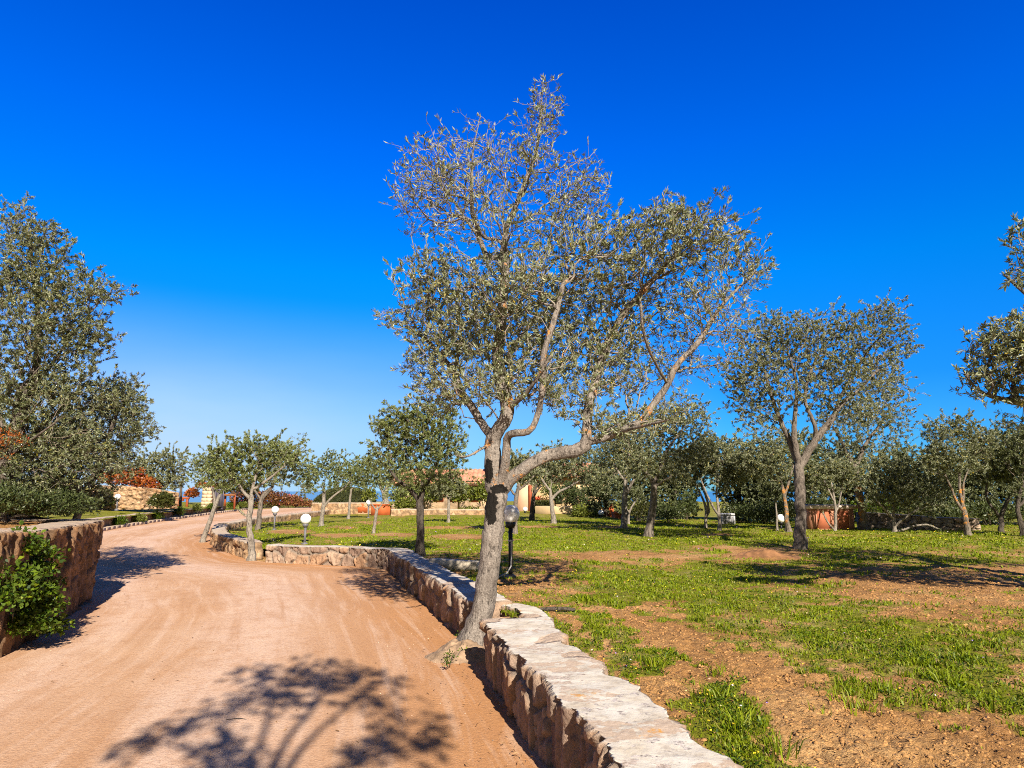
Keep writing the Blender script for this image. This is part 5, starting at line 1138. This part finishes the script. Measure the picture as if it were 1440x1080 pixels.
# climbers and hedges round the house
for i, (px, py, rx, ry, n, lab) in enumerate([(570, 712, 16, 12, 700, 'yellow-green climber left of the dark-trunked olive on the terrace'), (606, 700, 12, 20, 800, 'upright climber just right of the dark-trunked olive'), (648, 700, 18, 20, 1100, 'big yellow-green climber over the house porch beside the small olive'), (678, 698, 14, 22, 1000, 'tall green climber beside the big olive trunk on the house wall'), (660, 722, 20, 8, 500, 'low sprawling plant on the terrace wall left of the big trunk'), (520, 700, 12, 14, 600, 'green climber behind the small far globe lamp')]):
    c = at(px, py, 39.6 if i < 5 else 44); shrub('climbing_plant', lab, 'climbing plant', [(c, (K(rx, 40), .5, K(ry, 40)), n)], 'leaf_yellow', .15, .10, core=.2, lump=.6)
def boxhedge(px, y0, y1, wpx, Y, label):
    c = at(px, (y0 + y1) / 2, Y); w, h = K(wpx, Y), K(y1 - y0, Y); n = 2600
    root = thing('box_hedge', label, 'hedge', None, tuple(c))
    P = (rng.random((n, 3)) - .5) * [w, .9, h]; ax = rng.integers(0, 3, n); sg = np.where(rng.random(n) < .5, -1, 1)
    dims = np.array([w, .9, h]) / 2
    P[np.arange(n), ax] = sg * dims[ax] * (.93 + .1 * rng.random(n))
    V, q, r = leaves(P, unit(P / dims) + rng.normal(size=(n, 3)) * .6, np.full(n, .12), np.full(n, .08)); link('foliage', mesh_np('foliage', V, q, attrs={'rnd': r}), M['leaf_hedge'], root)
    mb = MB(); mb.box((0, 0, 0), (w * .9, .8, h * .9), 0, .05); mb.build('core', M['hedge_core'], root)
shrub('climbing_plant', 'broad loose climber masking the left part of the house porch', 'climbing plant', [(at(585, 694, 41), (K(26, 41), .5, K(13, 41)), 1500), (at(560, 700, 41), (K(14, 41), .5, K(14, 41)), 900)], 'leaf_olive_green', .14, .08, core=.15, lump=.7)
shrub('evergreen_shrub', 'leafy shrub screening the middle of the ochre house wing', 'shrub', [(at(774, 692, 42.6), (K(13, 42), .5, K(14, 42)), 900), (at(836, 694, 42.6), (K(15, 42), .5, K(14, 42)), 900)], 'leaf_olive_green', .14, .08, core=.2, lump=.7)
boxhedge(762, 706, 720, 24, 40.3, 'square-cut box hedge above the ochre terrace wall')
shrub('evergreen_shrub', 'large rounded mid-green shrub in front of the ochre house wing', 'shrub', [(at(792, 702, 41), (K(16, 41), .8, K(20, 41)), 1500), (at(812, 705, 41), (K(13, 41), .8, K(18, 41)), 1200), (at(800, 690, 41.4), (K(10, 41), .6, K(14, 41)), 700)], 'leaf_dark', .13, .07)
shrub('flowering_bush', 'yellow-flowered bush left of the bluish globe lamp', 'bush', [(at(816, 724, 35.5), (K(12, 36), .5, K(13, 36)), 800), (at(836, 728, 35.5), (K(10, 36), .5, K(9, 36)), 500)], 'leaf_yellow', .12, .08, core=.2)
shrub('flowering_bush', 'dark clipped bush under the red shutter by the bluish globe lamp', 'bush', [(at(834, 715, 38), (K(11, 38), .5, K(8, 38)), 600)], 'leaf_hedge', .12, .07)
for i, px in enumerate((753, 764, 790)): shrub('border_plant', ['tiny border plant at the left foot of the ochre terrace wall', 'tiny border plant in the middle of the ochre terrace wall', 'tiny border plant right of the long-limbed olive'][i], 'plant', [(at(px, 731, 38), (K(6, 38), .3, K(4, 38)), 220)], 'leaf_yellow', .1, .06, core=.1)
# ---------------------------------------------------------------- right-hand cabinet, wall, crate, plank
CY = 23.2
CABW = simple('cabinet_stucco', (.44, .20, .12), .9, .3, 3, .4); CDOOR = simple('cabinet_door', (.40, .125, .06), .65, .15, 5); CTOP = simple('cabinet_top', (.62, .48, .40), .9, .25, 4, .3)
c0 = at(1172, 748, CY); zg = float(gz(c0[0:1], c0[1:2])[0])
cb = thing('utility_cabinet', 'low brick-red utility cabinet with pale slab top and two doors', 'cabinet', None, (c0[0], CY, zg - .03))
Hc = K(30, CY)
mb = MB(); mb.box((0, .25, Hc / 2), (K(60, CY), .5, Hc), 0, .02); mb.build('body', CABW, cb)
mb = MB(); mb.box((0, .22, Hc + .05), (K(66, CY), .64, .13), 0, .02); mb.build('top_slab', CTOP, cb)
for dx, w_ in ((-13, 22), (14.5, 17)):
    mb = MB(); x = K(dx, CY); mb.box((x, -.012, Hc * .49), (K(w_, CY), .03, Hc * .90), 0, .006); d = mb.build('door', CDOOR, cb)
    mb = MB(); ww = K(w_, CY)
    for s in (-1, 1): mb.box((x + s * ww * .46, -.04, Hc * .49), (.03, .03, Hc * .9), 0, .004)
    for s in (-1, 1): mb.box((x, -.04, Hc * (.49 + s * .435)), (ww * .84, .03, .035), 0, .004)
    mb.build('frame', CABW, d)
    mb = MB(); mb.box((x - ww * .32, -.05, Hc * .5), (.02, .03, .05), 0, .004); mb.build('handle', GREYP, d)
stone_wall('stone_wall', 'dry field-stone wall running from the cabinet towards the right edge', [at(1206, 748, 24.5), at(1260, 748, 24.2), at(1320, 750, 23.6), at(1374, 751, 23.2)], .45, [.85, .80, .72, .70], M['wall_grey'], z0=.2, cell=(.28, .20), relief=.07, seed=81, su=.035)
c0 = at(1024, 743, 26.5); zg = float(gz(c0[0:1], c0[1:2])[0])
cr_ = thing('crate', 'weathered silver-grey crate standing in the grass by the pale forked stems', 'crate', None, (c0[0], 26.5, zg)); CG = simple('grey_boards', (.34, .33, .34), .7, .5, 3, .3); hC = K(15, 26.5)
mb = MB()
for i in range(4): mb.box((K(-6.3 + 4.2 * i, 26.5), 0, hC / 2), (K(3.6, 26.5), .05, hC * .9), 0, .01); mb.box((K(-6.3 + 4.2 * i, 26.5), .42, hC / 2), (K(3.6, 26.5), .05, hC * .9), 0, .01)
for s in (-1, 1): mb.box((s * K(8.4, 26.5), .21, hC / 2), (.05, .42, hC * .9), 0, .01)
mb.build('boards', CG, cr_)
mb = MB(); mb.box((0, .21, hC - .03), (K(19, 26.5), .56, .06), 0, .01); mb.build('lid', simple('crate_lid', (.50, .49, .50), .6, .2, 4), cr_)
for s in (-1, 1): mb = MB(); mb.box((s * K(8.2, 26.5), -.05, hC / 2 - .04), (.07, .05, hC - .09), 0, .01); mb.build('corner_post', CG, cr_)
p0, p1 = g1(606, 801), g1(674, 801)
mb = MB(); mb.box([(p0[0] + p1[0]) / 2, (p0[1] + p1[1]) / 2, (p0[2] + p1[2]) / 2 + .07], (np.linalg.norm(p1 - p0), .17, .17), math.atan2(p1[1] - p0[1], p1[0] - p0[0]) - .05, .012)
tag(mb.build('concrete_beam', simple('pale_concrete', (.55, .47, .36), .9, .2, 5, .4)), 'pale concrete beam lying on the lawn left of the big olive trunk', 'beam')
p0 = g1(776, 861); mb = MB(); mb.tube([p0 + [-.12, .05, .02], p0 + [0, 0, .035], p0 + [.14, -.03, .04], p0 + [.24, -.03, .03]], [.02, .022, .02, .017], 7, .3)
tag(mb.build('wood_stick', M['bark_dark'], None, True), 'dark broken stick on the grass behind the near wall', 'stick')
mb = MB(); p0 = G(318, 1012, .012); mb.tube([p0, p0 + [.05, .012, .004], p0 + [.10, .014, .005], p0 + [.14, .004, .002]], [.0016, .0024, .0024, .0012], 5)
tag(mb.build('twig', M['bark_dark']), 'small fallen twig on the drive within the foreground shadow', 'twig')
# thin shoots at the foot of the big olive
sh = []
for px, py, s in [(632, 925, 9), (646, 895, 7), (652, 918, 8), (628, 935, 6)]:
    c = G(px, py + 8, 0.0); c[2] = .06; sh.append((c, (K(s, 6.7), .05, K(s, 6.7)), 46))
shrub('basal_shoots', 'little green shoots sprouting at the foot of the big olive', 'shoots', sh, 'leaf_lush', .024, .012, core=.1, base=(sh[0][0][0], sh[0][0][1], 0), ns=2)
# red soil heap around its root
def heap(name, label, c, rad, h, mat, seed, cat='soil heap'):
    n, m = 18, 44; a = np.linspace(0, 2 * math.pi, m, endpoint=False); rr = np.linspace(0, 1, n)
    X = rr[:, None] * np.cos(a) * rad[0]; Y = rr[:, None] * np.sin(a) * rad[1]
    Z = h * (1 - smooth(0, 1, rr))[:, None] + (fbm(X * 9 + seed, Y * 9, 4, seed, .65) - .5) * h * .9 * (1 - rr[:, None] ** 4) - .03 * rr[:, None]
    V = np.stack([X, Y, Z], -1).reshape(-1, 3); ii = np.arange(n - 1)[:, None] * m; j = np.arange(m)[None]; j2 = (j + 1) % m
    q = np.stack([ii + j, ii + m + j, ii + m + j2, ii + j2], -1).reshape(-1, 4)
    o = link(name, mesh_np(name, V, q, smoothf=True), mat); o.location = tuple(c); tag(o, label, cat)
heap('root_mound', 'gritty mound of soil around the root flare of the big olive', G(648, 922, 0.0) + [0, 0, .0], (.42, .36), .16, simple('root_soil', (.30, .20, .125), .95, .45, 12, .8), 3)
heap('soil_mound', 'heap of dug brown clay left of the tall grey-trunked olive', [MOUND[0] - .1, MOUND[1] - .05, float(gz(MOUND[0:1], MOUND[1:2])[0]) - .06], (.8, .45), .13, simple('dug_clay', (.22, .105, .045), .95, .4, 6, .9), 5)

# ---------------------------------------------------------------- background belt of trees and undergrowth on the right
belt = []
for i in range(4):
    px = 1040 + i * 30
    belt.append(None)
def belt_tree(label, px, Y, top, w, leaf, n=420):
    zb = 745 - (Y - 24) * 1.1; h = zb - top
    return tree(label, (px, zb), [[(px, zb, 6), (px + 2, zb - h * .2, 5), (px - 2, zb - h * .4, 4), (px + 3, zb - h * .6, 3)], [(px, zb - h * .35, 3), (px + w * .4, zb - h * .6, 2)], [(px, zb - h * .3, 3), (px - w * .4, zb - h * .6, 2)]],
         [(px, zb - h * .78, w * .6, h * .22, 1, 1), (px - w * .45, zb - h * .6, w * .5, h * .24, 1, 1), (px + w * .45, zb - h * .6, w * .5, h * .24, 1, 1), (px, zb - h * .42, w * .8, h * .2, 1, 1), (px - w * .3, zb - h * .25, w * .5, h * .16, .7, 1), (px + w * .35, zb - h * .22, w * .5, h * .15, .7, 1)],
         n, Y=Y, z0=.25, leaf=leaf, bark='dark', twig='twig_dark', L=.12, Wd=.042, per_m=34, tuft=9, step=.4, noattach=.1, group='dark trees closing the grove on the right')
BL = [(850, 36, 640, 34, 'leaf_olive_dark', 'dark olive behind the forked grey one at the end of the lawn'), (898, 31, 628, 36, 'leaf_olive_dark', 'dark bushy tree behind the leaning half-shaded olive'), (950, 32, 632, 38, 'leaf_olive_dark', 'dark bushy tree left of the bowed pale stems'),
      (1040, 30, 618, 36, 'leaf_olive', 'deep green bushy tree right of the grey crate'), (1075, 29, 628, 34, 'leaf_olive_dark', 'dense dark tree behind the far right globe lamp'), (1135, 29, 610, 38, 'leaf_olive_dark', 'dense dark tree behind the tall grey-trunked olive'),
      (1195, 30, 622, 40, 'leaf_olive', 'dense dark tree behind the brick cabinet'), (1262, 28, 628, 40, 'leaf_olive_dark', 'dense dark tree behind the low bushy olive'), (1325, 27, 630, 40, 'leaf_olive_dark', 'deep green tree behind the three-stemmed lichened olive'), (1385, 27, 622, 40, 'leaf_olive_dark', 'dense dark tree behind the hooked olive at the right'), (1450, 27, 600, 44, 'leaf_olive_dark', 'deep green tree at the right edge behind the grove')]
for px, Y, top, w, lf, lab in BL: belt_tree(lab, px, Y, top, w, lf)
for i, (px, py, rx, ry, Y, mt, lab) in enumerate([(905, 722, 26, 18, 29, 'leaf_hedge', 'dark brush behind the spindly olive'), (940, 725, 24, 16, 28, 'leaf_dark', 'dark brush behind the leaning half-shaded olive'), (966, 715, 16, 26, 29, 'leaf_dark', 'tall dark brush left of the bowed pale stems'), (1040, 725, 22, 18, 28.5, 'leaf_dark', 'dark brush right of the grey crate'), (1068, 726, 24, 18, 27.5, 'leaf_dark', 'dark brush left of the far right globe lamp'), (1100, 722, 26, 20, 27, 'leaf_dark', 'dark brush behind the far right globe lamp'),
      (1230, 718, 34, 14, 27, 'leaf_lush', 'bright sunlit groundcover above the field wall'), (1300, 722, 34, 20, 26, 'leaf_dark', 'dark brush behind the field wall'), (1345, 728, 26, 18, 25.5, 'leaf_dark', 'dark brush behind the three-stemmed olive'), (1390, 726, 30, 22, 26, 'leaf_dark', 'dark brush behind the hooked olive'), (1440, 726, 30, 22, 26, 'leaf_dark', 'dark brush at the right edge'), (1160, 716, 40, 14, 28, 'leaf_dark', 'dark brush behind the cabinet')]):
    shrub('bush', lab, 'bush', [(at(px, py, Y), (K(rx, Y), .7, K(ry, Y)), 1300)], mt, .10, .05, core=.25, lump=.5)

# ---------------------------------------------------------------- grass, flowers, clods, pebbles
def scatter_px(n, d0, d1, a0=-46, a1=46, power=1.0):
    d = d0 * (d1 / d0) ** (rng.random(n) ** power); a = R(a0) + rng.random(n) * R(a1 - a0)
    return np.stack([d * np.sin(a), d * np.cos(a)], 1), d
def grass():
    Vs, Ts, Rs, n0 = [], [], [], 0
    XY, d = scatter_px(1000000, 2.2, 34, power=1.0)
    ok = inpoly(XY[:, 0], XY[:, 1], poly); XY, d = XY[ok], d[ok]
    Z = gz(XY[:, 0], XY[:, 1]); P = np.concatenate([XY, Z[:, None]], 1); v = veg(P)
    cl = fbm(XY[:, 0] * 6, XY[:, 1] * 6, 3, 91)
    keep = rng.random(len(P)) < np.clip((v - .22) * 1.15, 0, 1) ** 1.3 * (.12 + 1.25 * smooth(.40, .64, cl)); P, d, v, cl = P[keep], d[keep], v[keep], cl[keep]
    n = len(P)
    tall = (vnoise(P[:, 0] * 2.5, P[:, 1] * 2.5, 95) ** 3) * .9
    H = (.014 + .030 * rng.random(n) ** 2 + .10 * tall ** 1.5 * rng.random(n)) * (.8 + .25 * smooth(10, 25, d)); w = (.0024 + .0022 * rng.random(n)) * np.clip(d / 4.0, 1, 5)
    az = rng.random(n) * 2 * math.pi; S = np.stack([np.cos(az), np.sin(az), 0 * az], 1); le = rng.normal(size=(n, 3)) * .55; le[:, 2] = 0
    m = P + np.stack([le[:, 0] * H * .4, le[:, 1] * H * .4, H * .6], 1); t = P + np.stack([le[:, 0] * H * 1.1, le[:, 1] * H * 1.1, H], 1)
    tp_, th_, tw_, td_ = [], [], [], []      # taller single tussocks
    for tx, ty, tn, tl in [(985, 872, 90, .13), (850, 900, 60, .10), (920, 940, 80, .12), (1000, 985, 120, .15), (1040, 1030, 120, .16), (1090, 1062, 90, .15), (1185, 990, 90, .11), (1130, 905, 70, .12), (1330, 960, 80, .14), (1250, 880, 60, .12), (1400, 1000, 90, .13), (940, 830, 60, .14), (1060, 860, 60, .13), (830, 815, 50, .13), (1290, 915, 70, .12), (1215, 1000, 60, .10), (1380, 905, 60, .14), (1150, 1000, 25, .07), (1010, 950, 60, .12)]:
        c = g1(tx, ty); tn = int(tn * .55); tl *= .78; p_ = c + rng.normal(size=(tn, 3)) * [.05, .05, 0]; tp_.append(p_); th_.append(tl * (.4 + .7 * rng.random(tn))); tw_.append(np.full(tn, .0042)); td_.append(np.full(tn, c[1]))
    P = np.concatenate([P] + tp_); H = np.concatenate([H] + th_); w = np.concatenate([w] + tw_); d = np.concatenate([d] + td_)
    n2_ = len(P) - n; az2 = rng.random(n2_) * 2 * math.pi; S = np.concatenate([S, np.stack([np.cos(az2), np.sin(az2), 0 * az2], 1)])
    le2 = rng.normal(size=(n2_, 3)) * .7; le2[:, 2] = 0; le = np.concatenate([le, le2]); n = len(P)
    m = P + np.stack([le[:, 0] * H * .4, le[:, 1] * H * .4, H * .6], 1); t = P + np.stack([le[:, 0] * H * 1.1, le[:, 1] * H * 1.1, H], 1)
    V = np.stack([P - S * w[:, None] - [0, 0, .02], P + S * w[:, None] - [0, 0, .02], m + S * w[:, None] * .8, t, m - S * w[:, None] * .8], 1).reshape(-1, 3)
    i = np.arange(n)[:, None] * 5
    q = i + np.array([0, 1, 2, 4]); tr = i + np.array([4, 2, 3])
    r = np.clip(.5 + (fbm(P[:, 0] * 1.2, P[:, 1] * 1.2, 3, 97) - .5) * 1.2 + rng.normal(size=n) * .30, 0, 1)
    o = link('grass', mesh_np('grass', V, q, tr, attrs={'rnd': np.repeat(r, 5)}), M['grass']); tag(o, 'short yellow-green grass in patches over the red soil', 'grass', kind='stuff')
    # broad-leaved weeds close by
    XY, d = scatter_px(90000, 2.4, 13); ok = inpoly(XY[:, 0], XY[:, 1], poly); XY = XY[ok]
    P = np.concatenate([XY, gz(XY[:, 0], XY[:, 1])[:, None] + .008], 1); v = veg(P)
    P = P[rng.random(len(P)) < np.clip((v - .35) * 1.4, 0, .9) * (.2 + smooth(.45, .6, vnoise(XY[:, 0] * 3, XY[:, 1] * 3, 99)))]; n = len(P)
    D = rng.normal(size=(n, 3)); D[:, 2] = np.abs(D[:, 2]) * .6 + .15; P[:, 2] += rng.random(n) * .025
    V, q, r = leaves(P, D, .018 + .022 * rng.random(n), .008 + .010 * rng.random(n), 1.5)
    tag(link('weeds', mesh_np('weeds', V, q, attrs={'rnd': r}), M['leaf_lush']), 'small broad-leaved weeds among the grass', 'weeds', kind='stuff')
    XY, d = scatter_px(5200, 3, 26); ok = inpoly(XY[:, 0], XY[:, 1], poly); XY, d = XY[ok], d[ok]
    P = np.concatenate([XY, gz(XY[:, 0], XY[:, 1])[:, None]], 1); v = veg(P)
    k = rng.random(len(P)) < np.clip((v - .35) * 1.5, 0, .8) * smooth(.45, .62, vnoise(XY[:, 0] * 1.6, XY[:, 1] * 1.6, 103)); P, d = P[k], d[k]; n = len(P)
    c = P + np.stack([0 * d, 0 * d, .04 + .05 * rng.random(n)], 1); Vs, qs, rs = [], [], []
    cr_ = rng.random(n)
    for i in range(3):
        V, q, r = leaves(c, np.stack([np.cos(i * 2.1 + d), np.sin(i * 2.1 + d), .6 + 0 * d], 1), .009 * np.clip(d / 7, 1, 2.6), .009 * np.clip(d / 7, 1, 2.6)); qs.append(q + i * n * 4); Vs.append(V); rs.append(np.repeat(cr_, 4))
    tag(link('wildflowers', mesh_np('wildflowers', np.concatenate(Vs), np.concatenate(qs), attrs={'rnd': np.concatenate(rs)}), M['flower']), 'tiny yellow wildflowers dotted through the grass', 'flowers', kind='stuff')
grass()
def lumps(n, P, s, name, mat, label, cat):
    ico = [(0, 0, 1), (1, 0, 0), (0, 1, 0), (-1, 0, 0), (0, -1, 0), (.6, .6, .55), (-.6, .6, .55), (-.6, -.6, .55), (.6, -.6, .55)]
    ico = np.array(ico) ; f = np.array([(1, 5, 8), (5, 0, 8), (2, 6, 5), (6, 0, 5), (3, 7, 6), (7, 0, 6), (4, 8, 7), (8, 0, 7), (1, 2, 5), (2, 3, 6), (3, 4, 7), (4, 1, 8)])
    jit = 1 + rng.normal(size=(n, 9, 3)) * .2; V = ico[None] * jit * s[:, None, None] * (np.array([1, 1, .75]) * (.7 + .6 * rng.random((n, 1, 3))))
    a = rng.random(n) * 6.28; ca, sa = np.cos(a)[:, None], np.sin(a)[:, None]
    V = np.stack([V[..., 0] * ca - V[..., 1] * sa, V[..., 0] * sa + V[..., 1] * ca, V[..., 2]], -1) + P[:, None]
    t = (np.arange(n)[:, None, None] * 9 + f[None]).reshape(-1, 3)
    tag(link(name, mesh_np(name, V.reshape(-1, 3), tris=t), mat), label, cat, kind='stuff')
XY, d = scatter_px(150000, 2.2, 14, -12, 46); ok = inpoly(XY[:, 0], XY[:, 1], poly); XY, d = XY[ok], d[ok]
P = np.concatenate([XY, gz(XY[:, 0], XY[:, 1])[:, None] - .004], 1); v = veg(P); k = rng.random(len(P)) < np.clip(.85 - v * 1.6, .03, .8); P, d = P[k], d[k]
P[:, 2] += (fbm(P[:, 0] * 9, P[:, 1] * 9, 5, 51, .65) - .5) * .10
lumps(len(P), P, (.0028 + .011 * rng.random(len(P)) ** 4) * np.clip(d / 6, 1, 1.6), 'soil_clods', M['clod'], 'crumbly clods of dry red soil beside the wall', 'soil clods')
XY, d = scatter_px(9000, 2.0, 14, -46, 20); rl = np.array(road_L + road_R[::-1]); ok = inpoly(XY[:, 0], XY[:, 1], rl); XY, d = XY[ok], d[ok]
u_ = vnoise(XY[:, 0] * 1.3, XY[:, 1] * 1.3, 5); k = rng.random(len(XY)) < .25 + .6 * (u_ > .55); XY, d = XY[k], d[k]
P = np.concatenate([XY, (fbm(XY[:, 0] * .8, XY[:, 1] * .8, 3, 21)[:, None] - .5) * .03 - .004], 1)
lumps(len(P), P, .0022 + .006 * rng.random(len(P)) ** 5, 'pebbles', M['pebble'], 'fine loose pebbles on the sandy drive', 'pebbles')
XY, d = scatter_px(5200, 2.6, 16, -46, 10); ok = inpoly(XY[:, 0], XY[:, 1], rl); XY, d = XY[ok], d[ok]
edge = np.minimum(np.abs(XY[:, 0] - np.interp(XY[:, 1], [-2, 2.9, 6, 7.2, 12.5], [1.4, .5, -.2, -.55, -2.1])), np.abs(XY[:, 0] - np.interp(XY[:, 1], [2, 6.7, 9.5], [-4.2, -5, -6])))
k = rng.random(len(XY)) < np.exp(-edge / .35) * .7 + .02; XY = XY[k]; n = len(XY)
P = np.concatenate([XY, np.full((n, 1), .012)], 1); D = rng.normal(size=(n, 3)); D[:, 2] *= .15
XY2, d2 = scatter_px(9000, 2.6, 16, -14, 46); XY2 = XY2[inpoly(XY2[:, 0], XY2[:, 1], poly)]; n2_ = len(XY2)
P = np.concatenate([P, np.concatenate([XY2, gz(XY2[:, 0], XY2[:, 1])[:, None] + .012], 1)]); D2 = rng.normal(size=(n2_, 3)); D2[:, 2] *= .25; D = np.concatenate([D, D2]); n += n2_
V, q, r = leaves(P, D, .02 + .03 * rng.random(n), .005 + .006 * rng.random(n), 1.5)
tag(link('leaf_litter', mesh_np('leaf_litter', V, q, attrs={'rnd': r}), M['litter']), 'dry fallen olive leaves along the drive and on the soil', 'leaf litter', kind='stuff')
